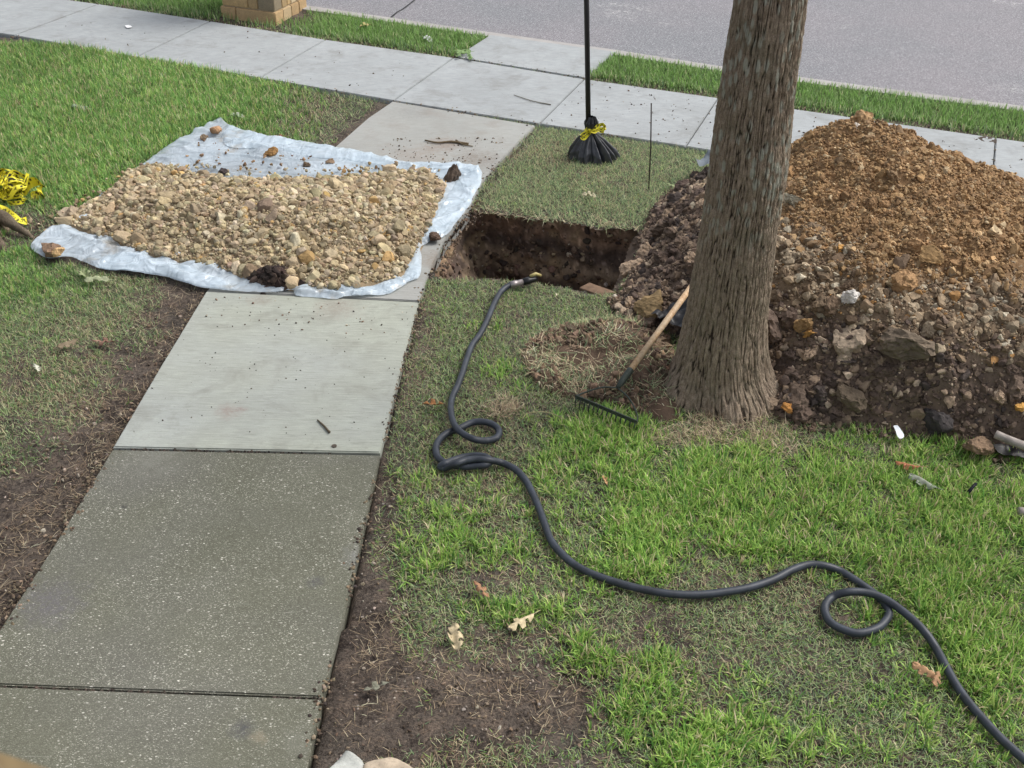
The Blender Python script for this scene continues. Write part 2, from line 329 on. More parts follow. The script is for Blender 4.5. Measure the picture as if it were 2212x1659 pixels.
def pit_mesh():
    pit = np.array(W2(PIT)); pit3 = crom(np.c_[np.vstack([pit, pit[:1]]), np.zeros(len(pit)+1)], 10)[:-1, :2]
    cen = pit3.mean(0); n = len(pit3); rows = 44; D = .85
    T = np.roll(pit3, -1, 0)-np.roll(pit3, 1, 0); N = np.c_[-T[:, 1], T[:, 0]]; N /= np.linalg.norm(N, axis=1)[:, None]
    N *= np.sign(((cen-pit3)*N).sum(1))[:, None]
    rightw = np.clip((pit3[:, 0]-pit3[:, 0].max()+.28)/.28, 0, 1); leftw = np.clip((1.0-(pit3[:, 0]-pit3[:, 0].min())/.35), 0, 1)+.75*rightw     # the wall under the walk slopes
    V = []
    for k in range(rows):
        t = k/(rows-1); z = -.02-D*t
        off = -.07 + .05*t + leftw*.34*t**.8
        P = pit3 + N*np.atleast_1d(off)[:, None]; P3 = np.c_[P, np.full(n, z)]
        amt = .07*fbm(P3*4, 4, 2)+.035*fbm(P3*14, 3, 9)+.02*(.5-worley(P3*np.array([11, 11, 11]), 12, True)[0])
        amt = np.where(True, amt, 0)*min(1, t*6+.1)
        P3[:, :2] += N*amt[:, None]; V.append(P3)
    for s in (.7, .4, .1):
        P = cen + (V[rows-1][:, :2]-cen)*s; V.append(np.c_[P, -.02-D+.05*fbm(np.c_[P*6, P[:, 0]*0], 3, 4)])
    V = np.vstack(V); rt = len(V)//n
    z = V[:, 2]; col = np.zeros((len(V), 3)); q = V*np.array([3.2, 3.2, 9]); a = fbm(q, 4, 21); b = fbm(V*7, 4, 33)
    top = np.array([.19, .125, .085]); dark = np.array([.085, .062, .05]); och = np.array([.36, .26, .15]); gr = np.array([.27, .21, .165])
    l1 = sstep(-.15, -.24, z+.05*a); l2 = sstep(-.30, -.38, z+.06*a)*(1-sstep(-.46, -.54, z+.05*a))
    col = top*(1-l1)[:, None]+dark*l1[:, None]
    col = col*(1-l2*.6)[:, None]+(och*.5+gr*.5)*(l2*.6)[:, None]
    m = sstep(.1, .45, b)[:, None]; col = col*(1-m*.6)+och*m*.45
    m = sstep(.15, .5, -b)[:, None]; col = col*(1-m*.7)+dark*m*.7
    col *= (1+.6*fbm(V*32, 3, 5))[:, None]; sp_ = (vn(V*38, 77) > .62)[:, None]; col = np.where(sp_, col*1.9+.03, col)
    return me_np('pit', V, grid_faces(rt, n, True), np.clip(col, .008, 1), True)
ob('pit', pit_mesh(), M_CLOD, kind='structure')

# ------------------------------------------------------------------ slabs, kerb, road
def slab(bm, poly, top=.012, thick=.11, inset=.002, bev=.006, zoff=0):
    c = np.mean([G(*p)[:2] for p in poly], 0); vs = []
    for p in poly:
        g = G(*p)[:2]; d = c-g; g = g + d/np.linalg.norm(d)*inset; vs.append(bm.verts.new((g[0], g[1], top-thick)))
    f = bm.faces.new(vs); bm.normal_update()
    if f.normal.z > 0: f.normal_flip()
    r = bmesh.ops.extrude_face_region(bm, geom=[f]); nv = [v for v in r['geom'] if isinstance(v, bmesh.types.BMVert)]
    bmesh.ops.translate(bm, vec=(0, 0, thick), verts=nv)
    nf = [g for g in r['geom'] if isinstance(g, bmesh.types.BMFace)]
    bmesh.ops.bevel(bm, geom=list({e for f2 in nf for e in f2.edges}), offset=bev, segments=2, affect='EDGES')
def slab_ob(name, polys, mat, **k):
    bm = bmesh.new()
    for p in polys: slab(bm, p, **k)
    bmesh.ops.recalc_face_normals(bm, faces=bm.faces)
    return ob(name, bm_me(name, bm), mat, kind='structure')
slab_ob('front_walk_upper', [SL_UP], M_WALKUP, top=.010)
slab_ob('front_walk', [SL_MID], M_WALK, top=.016)
slab_ob('front_walk_lower', [SL_LOW, SL_BOT], M_AGG, top=.008, thick=.13)
sp = []
for i in range(len(NEAR)-1):
    sp.append([NEAR[i], NEAR[i+1], FAR[i+1], FAR[i]])
slab_ob('sidewalk', sp, M_SIDE, top=.012, inset=.007)
slab_ob('kerb_ramp', [APRON], M_SIDE, top=.010)
def strip(name, line, w0, w1, z, mat, side=None, thick=0):
    L = np.array(line); T = np.gradient(L, axis=0); T /= np.linalg.norm(T, axis=1)[:, None]; N = np.c_[-T[:, 1], T[:, 0]]
    A = np.c_[L+N*w0, np.full(len(L), z)]; B = np.c_[L+N*w1, np.full(len(L), z)]
    n = len(L); rows = [A, B]
    if thick:
        b2 = B.copy(); b2[:, 2] -= thick; rows = [A, (A*.08+B*.92), B + np.array([0, 0, -.012]), b2]
        a2 = A.copy(); a2[:, 2] -= thick; rows = [a2]+rows
    V = np.vstack(rows); m = me_np(name, V, grid_faces(len(rows), n)[:, ::-1]); return ob(name, m, mat, kind='structure')
ext = np.array(w_curb); u = ext[-1]-ext[0]; u /= np.linalg.norm(u)
EX = np.vstack([ext[0]-u*120, ext, ext[-1]+u*120])
strip('kerb', EX, -.16, .0, .004, M_KERB, thick=.16)
strip('road', EX, -.01, 8.6, -.12, M_ROAD)
cr = crom(np.array([list(G(842, 40, -.115)), list(G(858, 26, -.115)), list(G(872, 18, -.115)), list(G(900, -4, -.115)), list(G(930, -30, -.115)), list(G(990, -75, -.115))]), 6)
strip('road_crack', cr[:, :2], -.012, .012, -.1155, mat_plain('crack_tar', (.04, .04, .042), .9, .2))
strip('kerb_far', EX, 8.6, 8.76, .0, M_KERB, thick=.16)
strip('gutter_seam', EX, .0, .012, -.116, M_SOIL)
strip('far_ground', EX, 8.77, 160, -.01, mat_plain('far_lawn', (.06, .1, .035), .95, .1, var=.5, sc=3, bump=.4))

# ------------------------------------------------------------------ stones and clods
def rock_variants(sub, n, rough=.22, cuts=7, seed=1, flat=.75):
    out = []; rg = np.random.default_rng(seed)
    bm = bmesh.new(); bmesh.ops.create_icosphere(bm, subdivisions=sub, radius=1); V0 = np.array([v.co[:] for v in bm.verts]); F0 = np.array([[v.index for v in f.verts] for f in bm.faces]); bm.free()
    for k in range(n):
        V = V0.copy(); 
        for c in range(cuts):
            d = rg.normal(size=3); d /= np.linalg.norm(d); o = rg.uniform(.38, .8)
            s = V@d; V -= np.outer(np.maximum(s-o, 0), d)*.96
        V *= (1+rough*fbm(V*1.7+k*9.1, 3, k)+rough*.5*fbm(V*4.5+k*3.1, 2, k+50))[:, None]
        V += .06*np.stack([vn(V*5+k, 31), vn(V*5+k, 37), vn(V*5+k, 41)], 1)*(rough/.2)
        V *= np.array([1, rg.uniform(.65, .95), rg.uniform(flat*.7, flat)]); V /= np.abs(V).max()
        out.append((V, F0))
    return out
def rots(n, tilt=.5, rg=RNG):
    a = rg.uniform(0, 2*math.pi, n); tx, ty = rg.normal(0, tilt, n), rg.normal(0, tilt, n)
    ca, sa = np.cos(a), np.sin(a); z = np.zeros(n); o = np.ones(n)
    Rz = np.stack([ca, -sa, z, sa, ca, z, z, z, o], 1).reshape(-1, 3, 3)
    Rx = np.stack([o, z, z, z, np.cos(tx), -np.sin(tx), z, np.sin(tx), np.cos(tx)], 1).reshape(-1, 3, 3)
    Ry = np.stack([np.cos(ty), z, np.sin(ty), z, o, z, -np.sin(ty), z, np.cos(ty)], 1).reshape(-1, 3, 3)
    return Rx@Ry@Rz
def scatter(name, vars_, P, S, C, tilt=.5, smooth=False):
    n = len(P); R = rots(n, tilt); k = RNG.integers(0, len(vars_), n); Vs, Ts, Cs, o = [], [], [], 0
    for j, (V, T) in enumerate(vars_):
        m = np.where(k == j)[0]
        if not len(m): continue
        v = np.einsum('nij,vj->nvi', R[m]*S[m][:, None, None], V)+P[m][:, None]
        Vs.append(v.reshape(-1, 3)); Ts.append((T[None]+(np.arange(len(m))*len(V))[:, None, None]+o).reshape(-1, 3)); o += len(m)*len(V)
        Cs.append(np.repeat(C[m], len(V), 0))
    return me_np(name, np.vstack(Vs), np.vstack(Ts), np.vstack(Cs), smooth)
VAR_BIG = rock_variants(3, 14, .13, 12, 3, .8); VAR_MID = rock_variants(2, 14, .12, 9, 5, .8); VAR_SM = rock_variants(1, 10, .18, 6, 8)
CLD_BIG = rock_variants(4, 12, .34, 10, 13, .85); CLD_SM = rock_variants(1, 10, .34, 4, 18, .85); CLD_MID = rock_variants(2, 14, .34, 8, 23, .85)
def pal(cols, n, jit=.15, w=None):
    c = np.array(cols)[RNG.choice(len(cols), n, p=w)]; c = c*(1+RNG.normal(0, jit, (n, 1))); return np.clip(c*(1+RNG.normal(0, .03, (n, 3))), .01, .9)

def hfield(outline, inner, step, nz, base=0.0):
    """heightfield over an outline; inner = list of (x,y,z) world"""
    o = np.array(W2(outline, base)); oo = crom(np.c_[np.vstack([o, o[:1]]), np.zeros(len(o)+1)], 3)[:-1]
    pts = [(p[0], p[1], base) for p in oo]+list(inner)
    def hz(x, y):
        z = rbf(pts, x, y); ins = inpoly(x, y, oo); d = pdist(x, y, oo[:, :2], True)
        return np.where(ins, np.maximum(z, base+.0), base - np.minimum(d*1.2, .25))
    X = np.arange(o[:, 0].min()-.12, o[:, 0].max()+.12, step); Y = np.arange(o[:, 1].min()-.12, o[:, 1].max()+.12, step)
    gx, gy = np.meshgrid(X, Y); x, y = gx.ravel(), gy.ravel(); z = hz(x, y)+nz(x, y, z0(x, y, oo))
    return oo, hz, x, y, z, gx.shape
def z0(x, y, oo):
    return np.where(inpoly(x, y, oo), np.minimum(pdist(x, y, oo[:, :2], True)/.15, 1), 0)
def sample_in(oo, n, rg=RNG):
    lo, hi = oo[:, :2].min(0), oo[:, :2].max(0); out = np.zeros((0, 2))
    while len(out) < n:
        p = rg.uniform(lo, hi, (n*2, 2)); out = np.vstack([out, p[inpoly(p[:, 0], p[:, 1], oo)]])
    return out[:n]
def bil(hzgrid, x, y): return hzgrid(x, y)

def make_pile(name, label, cat, outline, inner, step, noise, colf, matb, base=0.0):
    oo, hz, x, y, z, shp = hfield(outline, inner, step, noise, base or 0.0)
    P = np.c_[x, y, z]; col = colf(P, True)
    ins = pdist(x, y, oo[:, :2], True); keepv = inpoly(x, y, oo) | (ins < .1)
    Fq = grid_faces(*shp); Fq = Fq[keepv[Fq].all(1)]
    used = np.zeros(len(P), bool); used[Fq.ravel()] = True; idx = np.cumsum(used)-1
    ob(name, me_np(name, P[used], idx[Fq], col[used], True), matb, None, label, cat)
    def surf(p): return hz(p[:, 0], p[:, 1])+noise(p[:, 0], p[:, 1], z0(p[:, 0], p[:, 1], oo))
    return oo, surf

pv = bpy.data.objects['pit'].data; co = np.empty(len(pv.vertices)*3, np.float32); pv.vertices.foreach_get('co', co); co = co.reshape(-1, 3)
pk = co[RNG.integers(int(len(co)*.03), len(co)-1, 2600)]; ps = .006*(.034/.006)**(RNG.uniform(0, 1, len(pk))**2.2)
pcx = pal([(.16, .11, .08), (.10, .07, .05), (.055, .042, .035), (.26, .20, .13), (.36, .32, .26)], len(pk), .2, [.32, .28, .22, .13, .05])
ob('clods', scatter('clods', CLD_MID, pk, ps, pcx), M_CLOD, None, 'clods and small stones stuck in the walls and floor of the pit', 'clods', kind='stuff')
# --- pale rubble on the plastic sheet
gh = lambda px, py, z: tuple(G(px, py, z))
heap_in = [gh(330, 420, .15), gh(450, 450, .19), gh(450, 408, .14), gh(600, 412, .15), gh(600, 470, .22), gh(720, 470, .22), gh(760, 412, .16), gh(850, 425, .17), gh(870, 490, .16), gh(540, 520, .14), gh(680, 535, .13), gh(800, 535, .11), gh(370, 490, .12), gh(280, 465, .10), gh(225, 462, .07)]
heap_n = lambda x, y, e: e*(.03*fbm(np.c_[x, y, x*0]*4, 4, 60)+.01*fbm(np.c_[x, y, x*0]*25, 2, 66))
TAN = [(.40, .325, .205), (.34, .275, .175), (.29, .235, .16), (.45, .385, .27), (.24, .185, .115), (.40, .27, .12)]
TW = [.28, .24, .2, .12, .12, .04]
def heap_c(P, base=False):
    a = fbm(P*6, 4, 70); c = np.array([.25, .19, .12])*(1+.45*a)[:, None]; return np.clip(c, .03, 1)
heap_oo, heap_s = make_pile('rubble_heap', 'low heap of pale tan limestone rubble spread on the white plastic sheet', 'rubble heap', HEAP, heap_in, .014, heap_n, heap_c, M_STONE, .045)
def scatter_on(oo, surf, n, smin, smax, pw, cols, w, var, name, tilt=.6, sink=.25, jit=.14, cf=None):
    p = sample_in(oo, n); s = smin*(smax/smin)**(RNG.uniform(0, 1, n)**pw)
    z = surf(p)+s*(sink); P = np.c_[p, z]; C = pal(cols, n, jit, w) if cf is None else cf(P)
    return P, s, C
GR1 = 'larger stones in the pale rubble heap'
def individuals(vars_, P, S, C, mat, name, label, cat, group, tilt=.6):
    R = rots(len(P), tilt)
    for i in range(len(P)):
        V, T = vars_[int(RNG.integers(0, len(vars_)))]; n = vn(V*1.8+i, 5)
        me = me_np(name, V, T, np.clip(np.repeat(C[i][None], len(V), 0)*(1+.22*n)[:, None], .01, .9), False); me.materials.append(mat)
        o = bpy.data.objects.new(name, me); SC.collection.objects.link(o)
        m = Matrix([list(R[i][0]*S[i])+[P[i][0]], list(R[i][1]*S[i])+[P[i][1]], list(R[i][2]*S[i])+[P[i][2]], [0, 0, 0, 1]])
        o.matrix_world = m; o['label'] = label; o['category'] = cat; o['group'] = group
P, S, C = scatter_on(heap_oo, heap_s, 290, .032, .074, 1.9, TAN, TW, None, '', sink=.05)
individuals(VAR_BIG, P, S, C, M_STONE, 'stone', 'one of the larger pale tan stones lying in the rubble heap on the white sheet', 'stone', GR1)
P, S, C = scatter_on(heap_oo, heap_s, 4600, .014, .036, 1.7, TAN, TW, None, '')
P2, S2, C2 = scatter_on(heap_oo, heap_s, 24000, .004, .013, 1.0, TAN, TW, None, '', sink=.4)
V1 = scatter('gravel', VAR_MID, P, S, C); V2m = scatter('gravel_fine', VAR_SM, P2, S2, C2)
ob('rubble', V1, M_STONE, None, 'loose fist sized tan stones covering the rubble heap on the sheet', 'rubble', kind='stuff')
ob('gravel', V2m, M_STONE, None, 'fine tan gravel and crumbs between the stones of the rubble heap', 'gravel', kind='stuff')

# --- big brown spoil mound behind the tree
rz = lambda px, py, Y: tuple(RY(px, py, Y))
mound_in = [rz(1852, 262, 6.75), rz(1776, 285, 6.8), rz(1715, 325, 6.85), rz(1640, 355, 6.9), rz(1560, 375, 6.9), rz(1956, 297, 6.7), rz(2064, 340, 6.55), rz(2212, 390, 6.4), rz(2400, 470, 6.2),
            gh(1500, 460, .30), gh(1460, 520, .22), gh(1430, 600, .12), gh(1480, 640, .10), gh(1700, 600, .48), gh(1800, 560, .56), gh(1950, 560, .62), gh(2100, 620, .60), gh(2250, 680, .55),
            gh(1750, 760, .24), gh(1900, 780, .30), gh(2050, 820, .30), gh(2200, 850, .28), gh(1600, 560, .42), gh(1720, 850, .09), gh(1900, 870, .11), gh(2080, 905, .10)]
mound_n = lambda x, y, e: e*(.06*fbm(np.c_[x, y, x*0]*2.6, 4, 80)+.055*(.5-worley(np.c_[x, y, x*0]*8, 84)[0])+.03*(.5-worley(np.c_[x, y, x*0]*19+5, 85)[0])+.012*fbm(np.c_[x, y, x*0]*22, 3, 86))
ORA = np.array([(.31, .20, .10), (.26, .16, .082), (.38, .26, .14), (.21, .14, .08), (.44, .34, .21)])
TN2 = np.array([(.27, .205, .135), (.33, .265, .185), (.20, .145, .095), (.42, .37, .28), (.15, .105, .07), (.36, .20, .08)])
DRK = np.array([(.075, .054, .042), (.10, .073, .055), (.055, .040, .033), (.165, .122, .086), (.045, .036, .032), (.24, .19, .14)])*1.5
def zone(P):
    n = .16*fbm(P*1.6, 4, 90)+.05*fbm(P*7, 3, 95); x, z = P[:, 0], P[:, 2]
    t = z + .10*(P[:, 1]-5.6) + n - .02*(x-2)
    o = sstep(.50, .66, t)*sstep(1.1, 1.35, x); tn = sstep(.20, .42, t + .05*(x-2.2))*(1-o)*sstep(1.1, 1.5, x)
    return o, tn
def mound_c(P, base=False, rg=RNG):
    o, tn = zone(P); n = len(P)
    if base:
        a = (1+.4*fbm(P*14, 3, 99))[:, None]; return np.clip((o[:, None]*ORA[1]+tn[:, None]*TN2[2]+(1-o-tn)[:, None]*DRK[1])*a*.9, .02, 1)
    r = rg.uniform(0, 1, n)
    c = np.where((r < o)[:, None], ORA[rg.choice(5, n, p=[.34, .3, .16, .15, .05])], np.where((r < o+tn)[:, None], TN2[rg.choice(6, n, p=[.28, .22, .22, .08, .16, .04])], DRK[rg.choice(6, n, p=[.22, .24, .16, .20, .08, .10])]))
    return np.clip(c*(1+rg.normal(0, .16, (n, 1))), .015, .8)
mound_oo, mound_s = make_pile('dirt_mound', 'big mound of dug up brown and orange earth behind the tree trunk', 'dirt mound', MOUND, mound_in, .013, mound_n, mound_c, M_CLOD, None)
def vis(P):   # in the picture, roughly
    return np.ones(len(P), bool)
def inframe(P):
    a, b = PJ(P); return (a > -60) & (a < 2290) & (b > -60) & (b < 1720)
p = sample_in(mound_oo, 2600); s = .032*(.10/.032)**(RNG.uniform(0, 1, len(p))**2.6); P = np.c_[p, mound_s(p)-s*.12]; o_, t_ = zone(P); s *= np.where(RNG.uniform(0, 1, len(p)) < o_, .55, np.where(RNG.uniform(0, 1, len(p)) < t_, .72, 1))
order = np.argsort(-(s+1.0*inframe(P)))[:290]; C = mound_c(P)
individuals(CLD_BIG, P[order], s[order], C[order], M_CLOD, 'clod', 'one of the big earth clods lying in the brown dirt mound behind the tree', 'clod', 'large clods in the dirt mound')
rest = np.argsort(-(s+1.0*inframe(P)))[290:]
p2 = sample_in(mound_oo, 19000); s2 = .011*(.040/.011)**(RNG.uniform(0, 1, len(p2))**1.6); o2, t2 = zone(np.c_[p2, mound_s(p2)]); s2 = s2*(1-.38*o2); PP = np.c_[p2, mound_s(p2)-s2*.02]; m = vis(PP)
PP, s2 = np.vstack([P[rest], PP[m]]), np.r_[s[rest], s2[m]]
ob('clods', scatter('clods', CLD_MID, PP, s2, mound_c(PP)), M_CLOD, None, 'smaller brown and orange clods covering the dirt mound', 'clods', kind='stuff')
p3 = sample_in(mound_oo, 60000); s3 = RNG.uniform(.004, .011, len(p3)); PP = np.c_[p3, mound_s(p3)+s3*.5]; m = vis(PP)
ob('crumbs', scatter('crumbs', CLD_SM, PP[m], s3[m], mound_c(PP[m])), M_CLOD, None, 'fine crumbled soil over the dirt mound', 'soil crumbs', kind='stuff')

# --- named stones
def put(var, pts, name, label, cat, mat=M_STONE, group=None, tilt=.3):
    """pts: px,py,size,colour, z of the resting surface"""
    px, py, s, c, z = pts; V, T = var; g = G(px, py, z+s*.35); R = rots(1, tilt)[0]
    cc = np.repeat(np.array(c)[None], len(V), 0); n = vn(V*2.2+px, 5)
    cc = np.clip(cc*(1+.25*n)[:, None], .01, .9)
    return ob(name, me_np(name, (V*s)@R.T, T, cc), mat, None, label, cat, group, loc=g)
def surf_at(px, py, surf, z=0.1):
    for _ in range(9):
        g = G(px, py, z); zn = float(surf(np.array([g[:2]]))[0]); z = .5*z+.5*max(zn, 0)
    return z
big = rock_variants(4, 14, .3, 8, 77)
def cone_rock():
    V, T = rock_variants(4, 1, .42, 3, 92, 1.2)[0]; V = V.copy(); t = (V[:, 2]-V[:, 2].min())/(np.ptp(V[:, 2])); V[:, :2] *= (1.15-.55*t**1.4)[:, None]; V[:, 2] *= 1.35; V[:, 0] -= .35*t; return V, T
put(cone_rock(), (976, 386, .085, (.10, .075, .058), .02), 'rock', 'dark pointed rock standing on the right back corner of the plastic sheet', 'rock', M_CLOD, tilt=.02)
put(big[3], (468, 284, .07, (.34, .21, .12), .03), 'rock', 'orange and white rock at the far corner of the plastic sheet', 'rock', M_STONE)
put(big[11], (440, 296, .055, (.2, .15, .1), .02), 'rock', 'small grey brown rock left of the orange rock at the sheet far corner', 'rock', M_STONE)
put(big[4], (585, 332, .065, (.26, .15, .06), .02), 'clod', 'orange brown clod alone on the back strip of the plastic sheet', 'clod', M_CLOD)
put(big[5], (715, 352, .05, (.23, .165, .11), .02), 'clod', 'grey brown clod on the sheet right of the orange one, further right of two', 'clod', M_CLOD)
put(big[6], (660, 357, .04, (.13, .09, .06), .02), 'clod', 'small dark clod between two others on the back of the sheet', 'clod', M_CLOD)
put(big[7], (110, 540, .10, (.21, .14, .095), .02), 'rock', 'large brown rock weighing down the left corner of the plastic sheet', 'rock', M_CLOD)
put(big[12], (124, 543, .045, (.46, .31, .16), .06), 'rock', 'pale orange stone against the large rock on the left sheet corner', 'rock', M_STONE)
put(big[8], (147, 465, .075, (.40, .33, .24), .0), 'stone', 'pale tan stone lying on the soil left of the plastic sheet', 'stone', M_STONE)
put(big[9], (935, 513, .06, (.09, .06, .045), .02), 'clod', 'dark brown clod on the right strip of the sheet beside the pit', 'clod', M_CLOD)
put(big[10], (478, 373, .055, (.05, .04, .04), .04), 'clod', 'nearly black clod at the back edge of the rubble heap', 'clod', M_CLOD)
put(big[13], (1837, 643, .062, (.60, .57, .53), surf_at(1837, 643, mound_s)-.005), 'stone', 'whitish smooth stone standing out of the dark mound slope', 'stone', M_STONE)
put(big[1], (2110, 965, .085, (.19, .13, .085), .03), 'clod', 'brown and rusty clod at the mound foot beside the grey wooden handle', 'clod', M_CLOD)
put(big[0], (1408, 657, .12, (.22, .155, .08), .05), 'clod', 'rounded ochre brown clod left of the tree by the rake handle', 'clod', M_CLOD)
put(big[5], (1330, 640, .025, (.5, .44, .36), .0), 'pebble', 'small pale pebble at the end of the board in the pit', 'pebble', M_STONE)
for px, py, s, c, lab in [(1704, 880, .05, (.42, .2, .06), 'rusty orange clod at the right foot of the tree trunk'), (1750, 718, .045, (.38, .21, .07), 'lower of two orange stones in the dark slope right of the trunk'),
                          (1738, 700, .06, (.27, .17, .08), 'upper brownish orange clod in the dark slope right of the trunk'), (1820, 535, .05, (.40, .22, .07), 'orange stone in the tan band right of the trunk'),
                          (1716, 435, .07, (.30, .27, .2), 'long grey tan stone in the upper left mound beside the trunk'), (1705, 372, .075, (.32, .19, .09), 'orange brown clod touching the right side of the trunk'),
                          (2205, 880, .04, (.45, .25, .07), 'orange stone at the right edge of the picture in the mound'), (2010, 550, .07, (.33, .21, .10), 'broad orange tan stone in the middle of the mound'),
                          (1835, 860, .10, (.13, .10, .07), 'cracked brown clod low in the mound front'), (2020, 905, .10, (.06, .053, .052), 'large black wet clod at the mound front edge'),
                          (1958, 740, .14, (.14, .11, .08), 'largest rounded grey brown clod in the middle of the dark slope')]:
    zz = surf_at(px, py, mound_s); put(big[int(px) % 14], (px, py, s, c, zz-s*.15), 'clod' if 'clod' in lab else 'stone', lab, 'clod' if 'clod' in lab else 'stone', M_CLOD if 'clod' in lab else M_STONE)
# top knob of the mound
zz = surf_at(1856, 262, mound_s)
kg = RY(1856, 258, 6.72); o = put(CLD_BIG[3], (1856, 258, .10, (.34, .22, .115), 0), 'clod', 'knobbly tan clod crowning the peak of the dirt mound', 'clod', M_CLOD); o.location = kg
kg = RY(1852, 276, 6.6); o = put(big[3], (1852, 276, .04, (.62, .56, .48), 0), 'stone', 'small white stone just below the peak of the mound', 'stone', M_STONE); o.location = kg
# dark soil lump on the front of the rubble
def dark_lump():
    rg = np.random.default_rng(3); P, S = [], []
    for i in range(150):
        px, py = 588+rg.normal(0, 21), 606+rg.normal(0, 9)
        zz = surf_at(px, py, heap_s); g = G(px, py, zz); up = .075*math.exp(-((px-588)/30)**2-((py-604)/14)**2)
        P.append([g[0], g[1], zz+up*rg.uniform(.3, 1)]); S.append(rg.uniform(.012, .042))
    P, S = np.array(P), np.array(S); C = pal([(.045, .032, .028), (.07, .05, .04), (.03, .022, .02)], len(P))
    ob('soil_lump', scatter('soil_lump', CLD_MID, P, S, C), M_CLOD, None, 'dark brown soil lump on the front edge of the pale rubble heap', 'soil lump')
dark_lump()

# ------------------------------------------------------------------ plastic sheet
def mat_sheet():
    m = Mat('plastic_sheet', .16, .9); n = m.noise(5, 4, .6); dirt = m.noise(3.3, 6, .7)
    c = m.mix(m.ramp(n, (.3, 0), (.7, 1)), (.55, .65, .73), (.69, .78, .86))
    c = m.mix(m.ramp(dirt, (.58, 0), (.68, .6)), c, (.45, .38, .28)); m.col(c)
    q = m.n.new('ShaderNodeTexNoise'); m.l.new(m.pos, q.inputs['Vector']); q.inputs['Scale'].default_value = 4
    w = m.n.new('ShaderNodeVectorMath'); w.operation = 'MULTIPLY_ADD'; m.l.new(q.outputs['Color'], w.inputs[0]); w.inputs[1].default_value = (.25, .25, 0); m.l.new(m.pos, w.inputs[2])
    v1 = m.vor(1, feat='DISTANCE_TO_EDGE', vec=m.scale(w.outputs[0], (6, 15, 1), math.radians(-18))); v2 = m.vor(1, feat='DISTANCE_TO_EDGE', vec=m.scale(w.outputs[0], (28, 12, 1), math.radians(30)))
    h = m.math('ADD', m.ramp(v1, (0, 1), (.35, 0)), m.math('MULTIPLY', m.ramp(v2, (0, 1), (.4, 0)), .5)); m.bump(m.math('ADD', h, m.math('MULTIPLY', m.noise(30, 3), .03)), .5, .012)
    tl = m.n.new('ShaderNodeBsdfTranslucent'); tl.inputs[0].default_value = (.72, .8, .84, 1); tp = m.n.new('ShaderNodeBsdfTransparent'); tp.inputs[0].default_value = (.93, .96, .97, 1)
    a = m.n.new('ShaderNodeMixShader'); a.inputs[0].default_value = .25; m.l.new(m.b.outputs[0], a.inputs[1]); m.l.new(tl.outputs[0], a.inputs[2])
    b = m.n.new('ShaderNodeMixShader'); m.l.new(m.ramp(m.noise(1.5, 3), (.38, .12), (.62, .38)), b.inputs[0]); m.l.new(a.outputs[0], b.inputs[1]); m.l.new(tp.outputs[0], b.inputs[2])
    m.l.new(b.outputs[0], m.n['Material Output'].inputs[0]); return m.m
M_SHEET = mat_sheet()
def sheet_mesh(name, poly, step, zf):
    o = np.array(W2(poly)); oo = crom(np.c_[np.vstack([o, o[:1]]), np.zeros(len(o)+1)], 4)[:-1, :2]
    X = np.arange(o[:, 0].min()-step, o[:, 0].max()+step, step); Y = np.arange(o[:, 1].min()-step, o[:, 1].max()+step, step)
    gx, gy = np.meshgrid(X, Y); x, y = gx.ravel(), gy.ravel(); d = pdist(x, y, oo, True); ins = inpoly(x, y, oo)
    # pull the first ring outside onto the outline so that the edge is clean
    near = (~ins) & (d < step*1.0); xs, ys = x.copy(), y.copy()
    for i in np.where(near)[0]:
        a = oo; b = np.roll(oo, -1, 0); v = b-a; t = np.clip(((x[i]-a[:, 0])*v[:, 0]+(y[i]-a[:, 1])*v[:, 1])/((v**2).sum(1)+1e-12), 0, 1); q = a+v*t[:, None]
        k = np.argmin((q[:, 0]-x[i])**2+(q[:, 1]-y[i])**2); xs[i], ys[i] = q[k]
    keep = ins | near; Fq = grid_faces(*gx.shape); Fq = Fq[keep[Fq].all(1)]
    z = zf(xs, ys, np.where(ins, d, 0)); P = np.c_[xs, ys, z]; used = np.zeros(len(P), bool); used[Fq.ravel()] = True; idx = np.cumsum(used)-1
    return P[used], idx[Fq]
def ridged(x, y, ang, sx, sy, s):
    c, sn = math.cos(ang), math.sin(ang); p = np.c_[(x*c+y*sn)*sx, (-x*sn+y*c)*sy, x*0]; p = p+.5*np.stack([vn(p*.7, s+3), vn(p*.7, s+5), p[:, 0]*0], 1)
    return 1-np.abs(fbm(p, 3, s))*2.2
def tz(x, y, d):
    e = np.exp(-d/.05)
    q = np.c_[x, y, x*0]; q = q+.10*np.stack([fbm(q*3, 2, 251), fbm(q*3, 2, 252), x*0], 1); a1, a2, _ = worley(q*np.array([4, 7.5, 1]), 253); b1, b2, _ = worley((q@np.array([[.8, -.6, 0], [.6, .8, 0], [0, 0, 1]]))*np.array([8, 16, 1]), 254); mk = sstep(-.15, .35, fbm(q*1.6, 2, 255)); w = .022*np.clip(ridged(x, y, -.3, 1.6, 5, 210), 0, 1)**4+(.032*np.minimum(a2-a1, .6)+.016*np.minimum(b2-b1, .5))*(.15+.85*mk)
    return .024 + w*np.clip(d/.015, .3, 1) + e*(.010*fbm(np.c_[x*7, y*7, x*0], 2, 240)-.004)
V, T = sheet_mesh('plastic_sheet', TARP, .011, tz)
